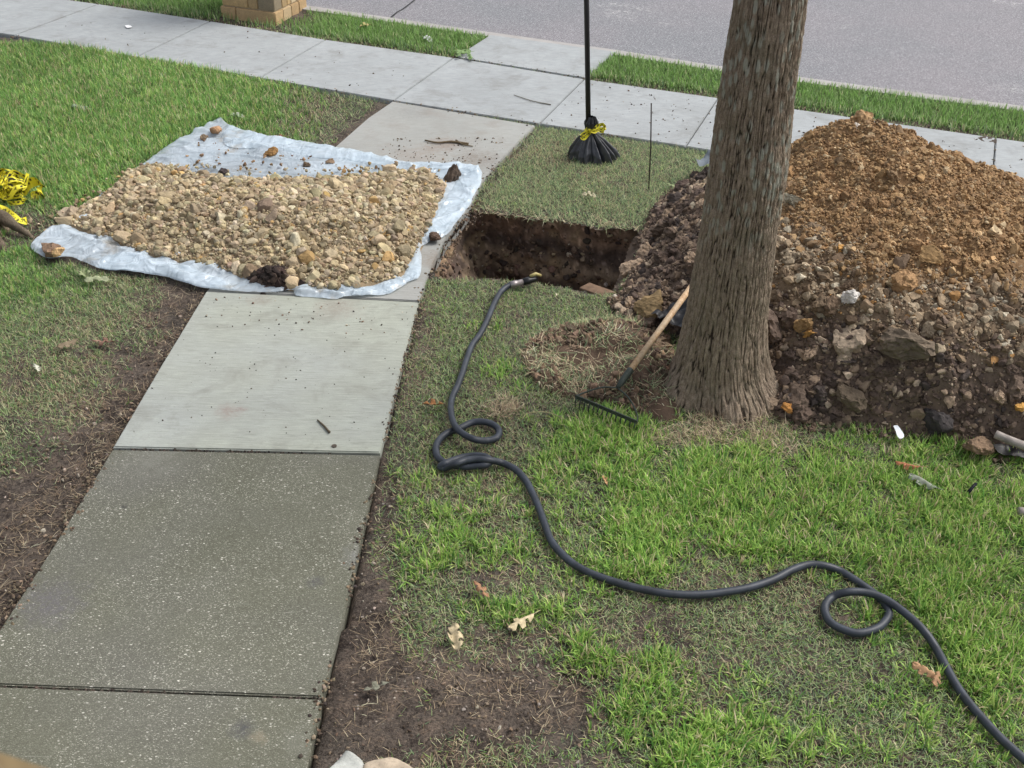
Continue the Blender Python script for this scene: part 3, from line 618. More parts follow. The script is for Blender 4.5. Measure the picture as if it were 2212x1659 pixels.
FOLDS = [[(497, 279), (560, 299), (640, 312), (720, 325), (820, 345), (890, 358), (960, 361), (1034, 372), (1020, 388), (960, 383), (900, 379), (820, 372), (740, 356), (660, 345), (580, 330), (497, 326), (480, 300)],
         [(1034, 374), (1039, 392), (1036, 407), (1019, 434), (1014, 447), (985, 483), (955, 512), (925, 530), (912, 516), (935, 478), (960, 440), (982, 405), (1005, 388)],
         [(905, 562), (906, 603), (884, 613), (843, 637), (796, 643), (758, 646), (800, 622), (850, 606), (872, 580), (888, 548), (903, 533)],
         [(515, 634), (432, 625), (360, 604), (306, 595), (216, 584), (240, 560), (310, 562), (400, 585), (480, 612)]]
parts = [(V, np.vstack([T[:, [0, 1, 2]], T[:, [0, 2, 3]]]))]
for i, fpoly in enumerate(FOLDS):
    v, t = sheet_mesh('f', fpoly, .011, lambda x, y, d, i=i: tz(x, y, d)+.006+.003*np.clip(d/.03, 0, 1)*(1-np.clip(d/.12, 0, 1))+.006*np.clip(ridged(x, y, .5*i, 14, 4, 300+i), 0, 1)**2)
    parts.append((v, np.vstack([t[:, [0, 1, 2]], t[:, [0, 2, 3]]])))
V, T = join(parts)
ob('plastic_sheet', me_np('plastic_sheet', V, T, None, True), M_SHEET, None, 'wrinkled translucent white plastic sheet spread across walk and lawn under rubble', 'plastic sheet')

# black plastic bits under the mound
M_BLK = mat_plain('black_plastic', (.008, .008, .010), .42, .4, var=.3, sc=20, bump=.5)
def bit(poly, z0_, amp, seed, label, cat='plastic sheet', mat=None, name='black_plastic', tilt=(0, 0)):
    c = G(*poly[0])[:2]
    v, t = sheet_mesh(name, poly, .012, lambda x, y, d: z0_+(x-c[0])*tilt[0]+(y-c[1])*tilt[1]+amp*np.clip(ridged(x, y, seed, 7, 7, 400+seed), 0, 1))
    return ob(name, me_np(name, v, t, None, True), mat or M_BLK, None, label, cat)
bit([(1402, 706), (1436, 694), (1462, 676), (1478, 640), (1500, 625), (1512, 690), (1500, 738), (1462, 742), (1432, 722)], .06, .05, 1, 'crumpled black plastic between the rake handle and the tree trunk', tilt=(.2, .05))
bit([(1654, 735), (1668, 740), (1680, 770), (1684, 800), (1664, 800), (1652, 770)], .06, .04, 2, 'strip of black plastic at the right side of the trunk', tilt=(0, .3))
bit([(1495, 385), (1530, 366), (1550, 375), (1545, 395), (1510, 396)], .12, .05, 3, 'grey blue scrap of plastic at the back of the mound left of the trunk', mat=mat_plain('grey_plastic', (.10, .12, .14), .35, .5), name='plastic_scrap')
bit([(2140, 975), (2170, 972), (2225, 985), (2230, 1002), (2160, 993)], .015, .03, 4, 'black plastic edge under the mound at the right border')

# ------------------------------------------------------------------ trees
def mat_bark():
    m = Mat('bark', .95, .15); v = m.scale(m.pos, (1, 1, .38)); a = m.noise(62, 6, .75, vec=v); b = m.noise(5, 4); f = m.noise(140, 3, .8)
    c = m.mix(m.ramp(a, (.36, 0), (.62, 1)), (.185, .138, .098), (.35, .28, .21))
    c = m.mix(m.attr('Col'), c, (.026, .019, .014))
    c = m.mix(m.ramp(b, (.5, 0), (.7, .35)), c, (.10, .105, .065)); c = m.mix(m.ramp(f, (.3, .5), (.5, 0)), c, (.03, .024, .018)); c = m.mix(m.ramp(f, (.6, 0), (.75, .4)), c, (.27, .23, .185))
    li = m.attr('Lichen'); c = m.mix(li, c, (.36, .37, .31)); m.col(c); m.bump(m.math('ADD', a, m.math('MULTIPLY', f, .4)), .7, .012); return m.m
M_BARK = mat_bark()
def trunk(name, rows, seed, parent, nv=620, dz=.0042, flare=None, lichen=True):
    """rows: (z, cx, cy, r)"""
    R = np.array(rows); zs = np.arange(R[0, 0], R[-1, 0], dz); hi = zs > 2.3
    zs = np.r_[zs[~hi], zs[hi][::6]]
    cx, cy, r = [np.interp(zs, R[:, 0], R[:, k]) for k in (1, 2, 3)]
    def sm(a): k = np.ones(27)/27; p = np.pad(a, 13, mode='edge'); return np.convolve(p, k, 'valid')
    cx, cy, r = sm(cx), sm(cy), sm(r)
    th = np.arange(nv)*2*math.pi/nv; TH, Z = np.meshgrid(th, zs); rr = np.repeat(r[:, None], nv, 1)
    fl = np.exp(-np.maximum(Z, -.1)/.13); lob = .5+.5*np.cos(5*TH+seed)+.35*np.cos(3*TH+1.3+seed)
    rr = rr*(1+.17*fl*lob)
    u = TH/(2*math.pi); per = 2*math.pi*.2
    p = np.stack([np.cos(TH).ravel()*5.0, np.sin(TH).ravel()*5.0, Z.ravel()*1.0], 1)
    wob = .35*np.stack([vn(p*np.array([1, 1, 4.5]), 5), vn(p*np.array([1, 1, 4.5]), 6), 0*p[:, 0]], 1)
    f1, f2, idv = worley((p+wob)*np.array([1.9, 1.9, 13.0])+50, 31, True)
    rid = np.clip((f2-f1)*2.4, 0, 1)**.7
    fine = fbm(p*np.array([6, 6, 30]), 3, 44)
    r2 = 1-np.abs(fbm(p*np.array([3.2, 3.2, 6.0])+np.array([0, 0, 3.]), 2, 53))*4.2; r2 = np.clip(r2, 0, 1); rid = np.clip(.66*(1-r2*.95)+.34*rid+.18*fbm(p*np.array([5, 5, 26]), 2, 55), 0, 1)
    disp = (.013*rid-.008+.004*fine+.01*fbm(p*.7, 2, 71))*(1+.3*fl.ravel())
    rr = rr.ravel()+disp
    V = np.stack([np.repeat(cx, nv)+rr*np.cos(TH.ravel()), np.repeat(cy, nv)+rr*np.sin(TH.ravel()), Z.ravel()], 1)
    cc = np.repeat((1-sstep(.16, .48, rid))[:, None]*.95, 3, 1)
    me = me_np(name, V, grid_faces(len(zs), nv, True), cc, True)
    li = np.zeros(len(V))
    if lichen:
        q = np.stack([np.cos(TH).ravel()*6, np.sin(TH).ravel()*6, Z.ravel()*14], 1); g1, g2, gid = worley(q, 91, True)
        patch = fbm(np.stack([p[:, 0]*.45, p[:, 1]*.45, Z.ravel()*2.2], 1), 3, 61)
        li = sstep(.52, .32, g1)*sstep(.40, .55, gid+.55*patch*sstep(.7, 1.5, Z.ravel())+.22*sstep(1.1, 1.8, Z.ravel())+.06)*sstep(.7, 1.2, Z.ravel())*sstep(.2, .6, rid)*.72
    a = me.attributes.new('Lichen', 'FLOAT', 'POINT'); a.data.foreach_set('value', li.astype(np.float32))
    return ob(name, me, M_BARK, parent)
TY = float(G(1565, 892)[1])+.27; tb = G(1558, PJ(np.array([[0, TY, 0]]))[1][0])
prof = [(0, 1587, 1742), (108, 1569, 1728), (216, 1551, 1713), (360, 1533, 1700), (504, 1513, 1676), (597, 1497, 1666), (675, 1484, 1656), (747, 1467, 1656), (790, 1458, 1661), (830, 1450, 1670)]
rows = []
for y, xl, xr in prof[::-1]:
    a, b = RY(xl, y, TY), RY(xr, y, TY); c = (a+b)/2; rows.append((c[2], c[0], TY, (b[0]-a[0])/2*.985))
z1 = rows[0]; rows = [q for q in rows if q[0] > .06]; rows = [(-.12, tb[0], TY, z1[3]*1.2), (.02, tb[0], TY, z1[3]*1.12)]+rows
zt, xt, _, rt = rows[-1]; sx = (rows[-1][1]-rows[-4][1])/(rows[-1][0]-rows[-4][0])
rows += [(zt+1, xt+sx, TY, rt*.95), (zt+2.2, xt+sx*1.8, TY+.05, rt*.86)]
def limb(t, P, R):
    v, f = tube(crom(P, 5), np.interp(np.linspace(0, 1, (len(P)-1)*5+1), [0, 1], R), 12)
    me = me_np('limb', v, f, np.zeros((len(v), 3)), True); a = me.attributes.new('Lichen', 'FLOAT', 'POINT'); return ob('limb', me, M_BARK, t)
def make_tree(base, rows, label, seed, top):
    t = empty('tree', (base[0], base[1], 0), label, 'tree')
    rr = [(z, x-base[0], y-base[1], r) for z, x, y, r in rows]
    tr = trunk('trunk', rr, seed, t)
    e = rr[-1]; A = np.array([e[1], e[2], e[0]-.15])
    for dx, dy, dz in ((.9, .2, 1.6), (-.8, .5, 1.5), (.1, -.6, 1.8), (.1, .9, 1.4)):
        limb(t, [A, A+np.array([dx*.3, dy*.3, dz*.45]), A+np.array([dx, dy, dz])], (e[3]*.8, .05))
    return t
make_tree(tb, rows, 'tree with ridged brown grey bark and pale lichen, leaning slightly right', 1, True)
# second tree just outside the left border: only its root flare reaches in
lb = G(-78, 500); lrows = [(-.1, lb[0], lb[1], .25), (.05, lb[0], lb[1], .22), (.3, lb[0], lb[1], .18), (1, lb[0]-.02, lb[1], .155), (3.5, lb[0]-.1, lb[1], .12)]
lt = make_tree(lb, lrows, 'tree at the left border, only its dark root flare in the picture', 4, True)
for P, R in [([G(-60, 470, .12), G(0, 468, .10), G(34, 490, .05), G(75, 515, -.01)], (.065, .012)), ([G(-60, 510, .10), G(-10, 520, .05), G(10, 545, -.01)], (.07, .02))]:
    P = [np.array(q)-np.array([lb[0], lb[1], 0]) for q in P]; v, f = tube(crom(P, 8), np.linspace(R[0], R[1], (len(P)-1)*8+1), 20)
    v = v+.008*np.stack([fbm(v*25, 3, 2), fbm(v*25, 3, 3), fbm(v*25, 3, 4)], 1)
    me = me_np('root', v, f, np.full((len(v), 3), .55)*(1+.6*fbm(v*np.array([30, 30, 30]), 3, 8))[:, None], True); me.attributes.new('Lichen', 'FLOAT', 'POINT'); ob('root', me, M_BARK, lt)

# ------------------------------------------------------------------ sod pile (turned turf and roots)
sod_in = [gh(1200, 735, .05), gh(1290, 722, .09), gh(1370, 730, .11), gh(1250, 775, .03), gh(1340, 790, .07), gh(1420, 790, .08), gh(1400, 850, .05), gh(1300, 830, .03), gh(1190, 790, .03), gh(1438, 870, .04)]
sod_n = lambda x, y, e: e*(.06*fbm(np.c_[x, y, x*0]*6, 4, 120)+.012*fbm(np.c_[x, y, x*0]*28, 2, 126))
def sod_c(P, b=False): return np.clip(np.array([.10, .068, .048])*(1+.5*fbm(P*9, 4, 130))[:, None], .02, 1)
sod_oo, sod_s = make_pile('sod_pile', 'low pile of turned sod and soil left of the tree under the rake', 'sod pile', SOD, sod_in, .014, sod_n, sod_c, M_CLOD, None)
p = sample_in(sod_oo, 1500); p = p[fbm(np.c_[p*5, p[:, 0]*0], 3, 222) > -.05]; s = RNG.uniform(.006, .030, len(p)); Pq = np.c_[p, sod_s(p)+s*.2]
ob('crumbs', scatter('crumbs', CLD_MID, Pq, s, pal([(.14, .10, .07), (.10, .07, .05), (.22, .15, .10)], len(p))), M_CLOD, None, 'loose soil crumbs on the turned sod pile', 'soil crumbs', kind='stuff')

# ------------------------------------------------------------------ grass
hz_w = np.array([G(*p)[:2] for p in HOSE])
EXCL = [W2(p) for p in (SL_UP, SL_MID, SL_LOW, SL_BOT, APRON, TARP, PIT, MOUND)]
SWALK = w_near+w_far[::-1]
trk = np.array([tb[0], TY])
def allowed(x, y, edge=.0):
    ok = np.ones(len(x), bool)
    for e in EXCL: ok &= ~inpoly(x, y, e)
    ok &= ~inpoly(x, y, SWALK); ok &= np.hypot(x-trk[0], y-trk[1]) > .30
    cp = np.array(w_curb); cd = cp[-1]-cp[0]; cd /= np.linalg.norm(cd); nn = np.array([-cd[1], cd[0]])
    ok &= pdist(x, y, w_curb) > .17; ok &= ((np.c_[x, y]-cp[4])@nn) < .1
    return ok
def blobs(px, py, L):
    r = np.zeros(len(px))
    for cx, cy, rx, ry, a in L: r += a*np.exp(-((px-cx)/rx)**2-((py-cy)/ry)**2)
    return r
LUSH = [(1290, 925, 110, 40, 1.3), (1640, 1020, 200, 70, .9), (1420, 1010, 200, 60, .8), (1950, 1080, 300, 120, .9), (2150, 1250, 160, 170, .8), (1480, 1130, 230, 70, .75), (1000, 1130, 130, 80, .55), (900, 1030, 60, 40, .35),
        (1180, 1090, 120, 90, .5), (900, 1225, 45, 28, 1.0), (870, 1160, 30, 40, .7), (1080, 1320, 90, 26, .8), (1180, 1320, 90, 40, .5), (1340, 1225, 120, 50, .7), (1290, 1420, 90, 40, .9), (1420, 1440, 70, 90, .8), (1350, 1540, 60, 60, .9), (1500, 1590, 90, 60, .7), (1480, 1640, 60, 40, .8), (1650, 1600, 120, 60, .55),
        (2120, 1480, 120, 180, .75), (1900, 1340, 70, 40, .9), (1880, 1240, 110, 40, .8), (2050, 1330, 120, 80, .6), (1730, 1160, 220, 60, .6), (1560, 1480, 90, 60, .45), (1800, 1560, 170, 60, .4), (1050, 700, 40, 50, .45), (1075, 815, 60, 30, .65), (1330, 700, 90, 14, .25), (2100, 960, 140, 30, .8), (1380, 1190, 60, 50, .6), (1010, 1200, 100, 30, .6), (1640, 1640, 250, 40, .4), (1250, 1380, 30, 20, .5)]
BARE = [(1050, 1480, 210, 80, 1.05), (760, 1480, 100, 210, 1.0), (790, 1330, 65, 130, .95), (930, 1600, 250, 80, .6), (1480, 1560, 50, 28, .7), (840, 1080, 25, 120, .7), (880, 800, 40, 150, .5), (910, 690, 35, 80, .6), (1060, 1235, 110, 35, .6), (1280, 1620, 90, 60, .4), (1140, 1370, 90, 30, .5), (1620, 905, 170, 22, .5), (1180, 1540, 120, 50, .8), (1165, 1100, 60, 18, .3), (1560, 1255, 120, 16, .2)]
def field(px, py):
    """lush, thin, straw amounts at picture points"""
    w = np.c_[px/90, py/60, px*0]; n1 = fbm(w, 3, 500); n2 = fbm(w*3, 3, 510)
    right = (px > 640) & (py > 600)
    leftup = (py < 560) & (px < 900) & ~right; leftlow = (px < 560) & (py >= 530) & ~right
    lamp = (px > 900) & (py < 600) & (py > 230)
    lush = np.zeros(len(px)); thin = lush.copy(); bare = blobs(px, py, BARE)
    L = blobs(px, py, LUSH)
    lush = np.where(right, L*(1.0+.9*n1+.6*n2)-.15+.32*np.clip(n2+.3*n1, 0, 1)*(1-np.clip(bare, 0, 1)), lush)
    thin = np.where(right, .85-bare+.25*n2, thin)
    # left upper lawn: lush left, worn towards the walk, the sheet and the second tree
    lu = 1.25*sstep(780, 420, px+ .25*(py-100))-1.7*np.exp(-((px-130)/150)**2-((py-515)/80)**2)-.9*np.exp(-((px-275)/55)**2-((py-385)/34)**2)-.5*np.exp(-((px-20)/60)**2-((py-450)/50)**2)
    lush = np.where(leftup, lu*(.9+.25*n1), lush); thin = np.where(leftup, .9-.6*np.exp(-((px-120)/120)**2-((py-530)/40)**2)-.9*sstep(60, 8, pdl(px, py)), thin)
    ll = 1.3*np.exp(-((px-10)/130)**2-((py-600)/60)**2)+.35*np.exp(-((px-130)/100)**2-((py-620)/30)**2)+.15*np.exp(-((px-60)/150)**2-((py-760)/80)**2)
    wl_ = np.interp(py, [600, 631, 970, 1362], [470, 447, 245, 0]); dl = wl_-px
    th = sstep(45, 215, dl+80*n2+70*n1)*sstep(1060, 860, py+60*n1)
    lush = np.where(leftlow, ll*(.8+.5*n1), lush); thin = np.where(leftlow, th*1.0, thin)
    lush = np.where(lamp, .12+.4*n2*sstep(0, .4, n1), lush); thin = np.where(lamp, 1.0-.5*sstep(30, 5, np.abs(px-np.interp(py, [270, 446, 600], [1158, 1021, 925])))-.5*sstep(24, 2, np.interp(px, [1018, 1190, 1390], [449, 470, 494])-py), thin)
    return np.clip(lush, 0, 1.4), np.clip(thin, 0, 1), bare
def pdl(px, py): return np.minimum(np.abs(px-np.interp(py, [221, 257, 320, 435], [848, 795, 723, 610])), 300)
def blades(P, L, Wd, az, lean, curl, col, seg=3):
    n = len(P); ts = np.linspace(0, 1, seg+1); d = np.c_[np.cos(az), np.sin(az)]; s = np.c_[-np.sin(az), np.cos(az)]
    rows = []; pos = P.copy(); ang = lean.copy()
    for k, t in enumerate(ts):
        wdt = Wd*(1-t**2.2)*.5+.0001
        if k: 
            pos = pos+np.c_[d*(np.sin(ang)*L/seg)[:, None], np.cos(ang)*L/seg]; ang = ang+curl/seg
        if k < seg: rows += [pos-np.c_[s*wdt[:, None], 0*wdt], pos+np.c_[s*wdt[:, None], 0*wdt]]
        else: rows += [pos]
    V = np.stack(rows, 1); nv = V.shape[1]; T = []
    for k in range(seg-1): a = 2*k; T += [[a, a+1, a+3], [a, a+3, a+2]]
    a = 2*(seg-1); T += [[a, a+1, a+2]]
    T = np.array(T); T = (T[None]+(np.arange(n)*nv)[:, None, None]).reshape(-1, 3)
    tt = np.array([ts[k//2] if k < 2*seg else 1 for k in range(nv)])
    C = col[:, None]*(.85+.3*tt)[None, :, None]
    V = V.reshape(-1, 3); return V, T, C.reshape(-1, 3)
BRIGHT = np.array([(.21, .37, .065), (.27, .43, .085), (.15, .29, .055), (.34, .50, .12), (.11, .24, .05)])*1.25*np.array([1.04, 1, 1.15])
FARG = np.array([(.155, .28, .07), (.19, .33, .085), (.12, .225, .06), (.25, .37, .12), (.09, .17, .05)])*1.35*np.array([.98, 1, 1.05])
DULL = np.array([(.150, .205, .095), (.19, .245, .115), (.105, .165, .085), (.23, .26, .14), (.29, .27, .17), (.085, .125, .070)])*2.1
STRW = np.array([(.40, .32, .21), (.31, .24, .155), (.50, .42, .29), (.22, .165, .11), (.17, .12, .085)])*1.45
def build_grass(name, label, xr, yr, sel, lush_d, thin_d, straw_d, Ls, ws, pal_l, scale_far=1.0, hose=True, gz=-.018):
    Vs, Ts, Cs, off = [], [], [], 0
    area = (xr[1]-xr[0])*(yr[1]-yr[0])
    def cand(d):
        n = int(area*d); x = RNG.uniform(*xr, n); y = RNG.uniform(*yr, n); px, py = PJ(np.c_[x, y, x*0])
        m = sel(px, py) & (px > -560) & (px < 2900) & (py > -140) & (py < 2050); m &= ((px > -140) & (px < 2350) & (py < 1790)) | (RNG.uniform(0, 1, n) < .7); x, y, px, py = x[m], y[m], px[m], py[m]; m = allowed(x, y)
        return x[m], y[m], px[m], py[m]
    def add(v):
        nonlocal off
        Vs.append(v[0]); Ts.append(v[1]+off); Cs.append(v[2]); off += len(v[0])
    # tufts of green blades
    x, y, px, py = cand(lush_d); lu, th, ba = field(px, py); m = RNG.uniform(0, 1, len(x)) < lu; x, y, lu = x[m], y[m], lu[m]; k = 7
    tn = len(x); X = np.repeat(x, k); Yy = np.repeat(y, k); a = RNG.uniform(0, 2*math.pi, len(X)); r = np.abs(RNG.normal(0, .012*scale_far, len(X)))
    X = X+r*np.cos(a); Yy = Yy+r*np.sin(a); hd = pdist(X, Yy, hz_w) if hose else np.full(len(X), 9.)
    ok = ((hd > .021) | (RNG.uniform(0, 1, len(X)) < .22)) & allowed(X, Yy); n = ok.sum()
    lean = np.abs(RNG.normal(.45, .32, n)); az = np.where(RNG.uniform(0, 1, n) < .75, a[ok], RNG.uniform(0, 6.28, n)); L = RNG.uniform(Ls[0], Ls[1], n)*np.repeat(np.clip(.6+.5*lu, .6, 1.1), k)[ok]
    L = np.where((hd[ok] < .05), L*.6, L)
    tc = np.repeat(RNG.integers(0, 5, tn), k)[ok]; c2 = RNG.integers(0, 5, n); ci = np.where(RNG.uniform(0, 1, n) < .5, tc, c2)
    col = pal_l[ci]*(1+RNG.normal(0, .22, (n, 1))); yl = RNG.uniform(0, 1, n) < .13; col[yl] = STRW[RNG.integers(0, 3, yl.sum())]*1.1; y2 = RNG.uniform(0, 1, n) < .12; col[y2] = np.array([.46, .56, .17])*(1+RNG.normal(0, .15, (y2.sum(), 1)))
    big = np.c_[X[ok]*1.1, Yy[ok]*1.1, X[ok]*0]; col = col*(1+.22*fbm(big, 3, 77))[:, None]
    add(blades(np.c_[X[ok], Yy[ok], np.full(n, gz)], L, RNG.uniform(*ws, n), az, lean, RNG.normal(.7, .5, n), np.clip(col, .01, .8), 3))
    # thin worn blades
    x, y, px, py = cand(thin_d); lu, th, ba = field(px, py); hd = pdist(x, y, hz_w) if hose else np.full(len(x), 9.)
    m = (RNG.uniform(0, 1, len(x)) < th) & (hd > .012); x, y = x[m], y[m]; n = len(x)
    w_ = DULL[RNG.integers(0, 6, n)]; gmix = np.clip(.58+.55*fbm(np.c_[x*1.7, y*1.7, x*0], 3, 88)+.3*lu[m], 0, 1)[:, None]; st = STRW[RNG.integers(0, 5, n)]
    col = np.where(RNG.uniform(0, 1, (n, 1)) < gmix+.35, w_, st)*(1+RNG.normal(0, .15, (n, 1)))
    gg = RNG.uniform(0, 1, n) < .38*gmix[:, 0]; col[gg] = pal_l[RNG.integers(0, 5, gg.sum())]*.8
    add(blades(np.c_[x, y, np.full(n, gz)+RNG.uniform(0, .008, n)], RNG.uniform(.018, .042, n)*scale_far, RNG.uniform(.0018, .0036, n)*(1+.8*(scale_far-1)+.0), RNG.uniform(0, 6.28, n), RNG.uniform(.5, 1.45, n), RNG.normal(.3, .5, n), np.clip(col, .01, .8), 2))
    # dead straw and roots lying flat, also on bare soil
    x, y, px, py = cand(straw_d); n = len(x); ba = field(px, py)[2]+(1-field(px, py)[1])*.6; clump = fbm(np.c_[x*6, y*6, x*0], 3, 97); m = RNG.uniform(0, 1, n) < (.35+.9*clump)*np.where(ba > .3, 1, .45); x, y = x[m], y[m]; n = len(x)
    col = STRW[RNG.integers(0, 5, n)]*(1+RNG.normal(0, .2, (n, 1)))
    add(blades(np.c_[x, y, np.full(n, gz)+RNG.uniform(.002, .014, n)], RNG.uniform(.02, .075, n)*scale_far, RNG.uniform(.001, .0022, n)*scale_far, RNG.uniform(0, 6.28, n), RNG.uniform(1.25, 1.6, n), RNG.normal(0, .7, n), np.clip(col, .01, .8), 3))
    ob(name, me_np(name, np.vstack(Vs), np.vstack(Ts), np.vstack(Cs), True), M_BLADE, None, label, 'grass', kind='stuff')
right_sel = lambda px, py: (px > 640) & (py >= 590)
build_grass('grass', 'patchy green and worn lawn right of the walk around the hose', (-.6, 4.6), (1.9, 6.2), right_sel, 2300, 16000, 4000, (.03, .09), (.0036, .0078), BRIGHT)
build_grass('grass', 'lush green lawn left of the walk behind the plastic sheet', (-6.5, -.4), (5.2, 10.6), lambda px, py: (py < 560) & (px < 900), 1500, 4500, 300, (.05, .10), (.005, .009), FARG, 1.5, False)
build_grass('grass', 'worn grass fading into bare soil at the left of the walk', (-4.0, -.4), (2.6, 6.6), lambda px, py: (px < 640) & (py >= 530), 1300, 15000, 4500, (.03, .07), (.0036, .006), FARG, 1.1, False)
build_grass('grass', 'dry worn grass around the black pole behind the pit', (-.6, 2.8), (5.9, 9.0), lambda px, py: (px >= 900) & (py < 590) & (py > 240), 900, 12000, 700, (.03, .055), (.003, .005), DULL[:5], 1.3, False)
# verge strips beyond the sidewalk
def verge(name, label, sel, dens):
    xr, yr = (-8, 8.5), (8.0, 14.6); n = int((xr[1]-xr[0])*(yr[1]-yr[0])*dens); x = RNG.uniform(*xr, n); y = RNG.uniform(*yr, n)
    px, py = PJ(np.c_[x, y, x*0]); m = sel(px, py) & (px > -500) & (px < 2850) & (py > -150) & (py < 620); x, y, px, py = [q[m] for q in (x, y, px, py)]
    band = inpoly(x, y, w_far+w_curb[::-1]); m = band & allowed(x, y); pc = G(575, 34)
    m &= np.hypot(x-pc[0], y-pc[1]-.15) > .42
    x, y, px, py = [q[m] for q in (x, y, px, py)]
    fd = pdist(x, y, w_far); n1 = fbm(np.c_[x*2, y*2, x*0], 3, 140); keep = RNG.uniform(0, 1, len(x)) < sstep(.0, .22, fd+.12*n1+.02)+.12
    near_p = np.hypot((x-pc[0])/1.1, y-pc[1]); keep &= RNG.uniform(0, 1, len(x)) < sstep(.45, .8, near_p)+.25
    x, y, fd = x[keep], y[keep], fd[keep]; n = len(x); a = RNG.uniform(0, 6.28, n)
    g = np.array([(.165, .31, .07), (.20, .36, .085), (.13, .25, .06), (.24, .36, .12), (.12, .19, .06)])*1.3*np.array([1, .93, 1.1]); col = g[RNG.integers(0, 5, n)]
    dry = RNG.uniform(0, 1, n) < .7*sstep(.28, .03, fd)+.06; col = np.where(dry[:, None], DULL[RNG.integers(0, 6, n)], col)*(1+RNG.normal(0, .15, (n, 1)))
    v = blades(np.c_[x, y, np.full(n, -.018)], RNG.uniform(.05, .10, n)*np.where(fd < .12, .5, 1), RNG.uniform(.006, .010, n), a, np.abs(RNG.normal(.35, .3, n)), RNG.normal(.6, .4, n), np.clip(col, .01, .8), 3)
    ob(name, me_np(name, *v, True), M_BLADE, None, label, 'grass', kind='stuff')
verge('grass', 'green grass verge between sidewalk and road around the stone pillar', lambda px, py: px < 1150, 5200)
verge('grass', 'bright green grass verge along the kerb behind the dirt mound', lambda px, py: px >= 1150, 5200)
# roots and straw on the sod pile
def fibres(oo, surf, n, Lr, wr, cols, name, label, lean=(1.0, 1.6), zo=.004):
    p = sample_in(oo, n); c = fbm(np.c_[p*6, p[:, 0]*0], 3, 150); p = p[RNG.uniform(0, 1, n) < .6+.9*c]; n = len(p)
    v = blades(np.c_[p, surf(p)+zo], RNG.uniform(*Lr, n), RNG.uniform(*wr, n), RNG.uniform(0, 6.28, n), RNG.uniform(*lean, n), RNG.normal(0, 1.3, n), np.clip(np.array(cols)[RNG.integers(0, len(cols), n)]*(1+RNG.normal(0, .15, (n, 1))), .01, .8), 5)
    ob(name, me_np(name, *v, True), M_STRAW, None, label, 'roots', kind='stuff')
fibres(sod_oo, sod_s, 3800, (.03, .11), (.0018, .0038), np.vstack([STRW*1.2, DULL*.8]), 'roots', 'dry tan roots and straw tangled over the turned sod pile', (.9, 1.6), .004)
tuft = np.array(W2([(1045, 880), (1075, 862), (1110, 862), (1122, 885), (1100, 905), (1060, 905)])); tuft = np.c_[tuft, np.zeros(len(tuft))]
fibres(tuft, lambda p: np.full(len(p), .0), 420, (.03, .09), (.0015, .003), STRW*1.1, 'roots', 'small tangle of dead straw beside the hose loop', (.6, 1.5), .01)
tuft = np.array(W2([(1450, 905), (1560, 880), (1690, 905), (1760, 945), (1700, 985), (1580, 960), (1480, 965), (1390, 950)])); tuft = np.c_[tuft, np.zeros(len(tuft))]
fibres(tuft, lambda p: np.full(len(p), -.01), 2600, (.03, .09), (.0013, .0028), STRW*.9, 'roots', 'dry straw round the foot of the tree trunk', (.8, 1.6), .006)
sb = np.array(W2([(1235, 706), (1330, 690), (1420, 704), (1432, 716), (1330, 706), (1245, 722)])); sb = np.c_[sb, np.zeros(len(sb))]
fibres(sb, sod_s, 900, (.03, .06), (.002, .004), DULL, 'roots', 'grey green turf edge along the back of the sod pile', (.1, 1.1), .002)
pl = np.array(W2([(1018, 440), (1190, 460), (1390, 484), (1392, 498), (1190, 478), (1018, 455)])); pl = np.c_[pl, np.zeros(len(pl))]
fibres(pl, lambda p: np.full(len(p), -.015), 800, (.03, .08), (.0015, .0035), np.vstack([STRW, DULL]), 'roots', 'straw fringe hanging at the back lip of the pit', (.8, 2.0), .006)

# pebbles and litter crumbs on soil and slabs
def crumbs(name, label, poly, n, smin, smax, cols, zf, var=VAR_SM, mat=M_STONE, cat='crumbs'):
    oo = np.array(W2(poly)); p = sample_in(np.c_[oo, np.zeros(len(oo))], n); s = RNG.uniform(smin, smax, n)*RNG.uniform(.4, 1, n)
    ob(name, scatter(name, var, np.c_[p, np.full(n, zf)+s*.4], s, pal(cols, n, .2)), mat, None, label, cat, kind='stuff')
BR = [(.08, .06, .045), (.14, .10, .07), (.22, .17, .12)]
crumbs('pebbles', 'scattered pebbles and soil crumbs on bare ground left of the walk', [(240, 980), (430, 660), (300, 650), (60, 900), (0, 1000), (0, 1350)], 700, .004, .014, BR+[(.3, .25, .2)], -.015, cat='pebbles')
crumbs('pebbles', 'scattered pebbles and soil crumbs on bare ground right of the lower walk', [(820, 990), (900, 1200), (1100, 1350), (1300, 1450), (1300, 1700), (690, 1700), (730, 1500)], 900, .003, .011, BR+[(.3, .26, .22)], -.015, cat='pebbles')
crumbs('crumbs', 'tan crumbs fallen from the sheet onto the walk below it', [(450, 645), (900, 660), (880, 740), (560, 720), (420, 720)], 70, .003, .011, [(.2, .14, .1), (.07, .055, .045), (.45, .38, .28)], .016)
crumbs('crumbs', 'dark grit scattered over the pale walk slab', [(450, 640), (900, 665), (830, 970), (260, 960)], 110, .002, .007, [(.05, .045, .04), (.09, .075, .06)], .016)
crumbs('crumbs', 'soil crumbs on the stained slab near the pit corner', [(850, 300), (1100, 300), (1060, 370), (1030, 372), (800, 340)], 170, .003, .013, BR, .010)
crumbs('crumbs', 'soil crumbs on the sidewalk beside the black pole', [(1180, 270), (1270, 180), (1560, 225), (1530, 320)], 110, .003, .012, BR, .012)
crumbs('crumbs', 'soil specks on the sidewalk beyond the mound', [(1720, 250), (2212, 310), (2212, 370), (1720, 330)], 80, .004, .015, BR, .012)
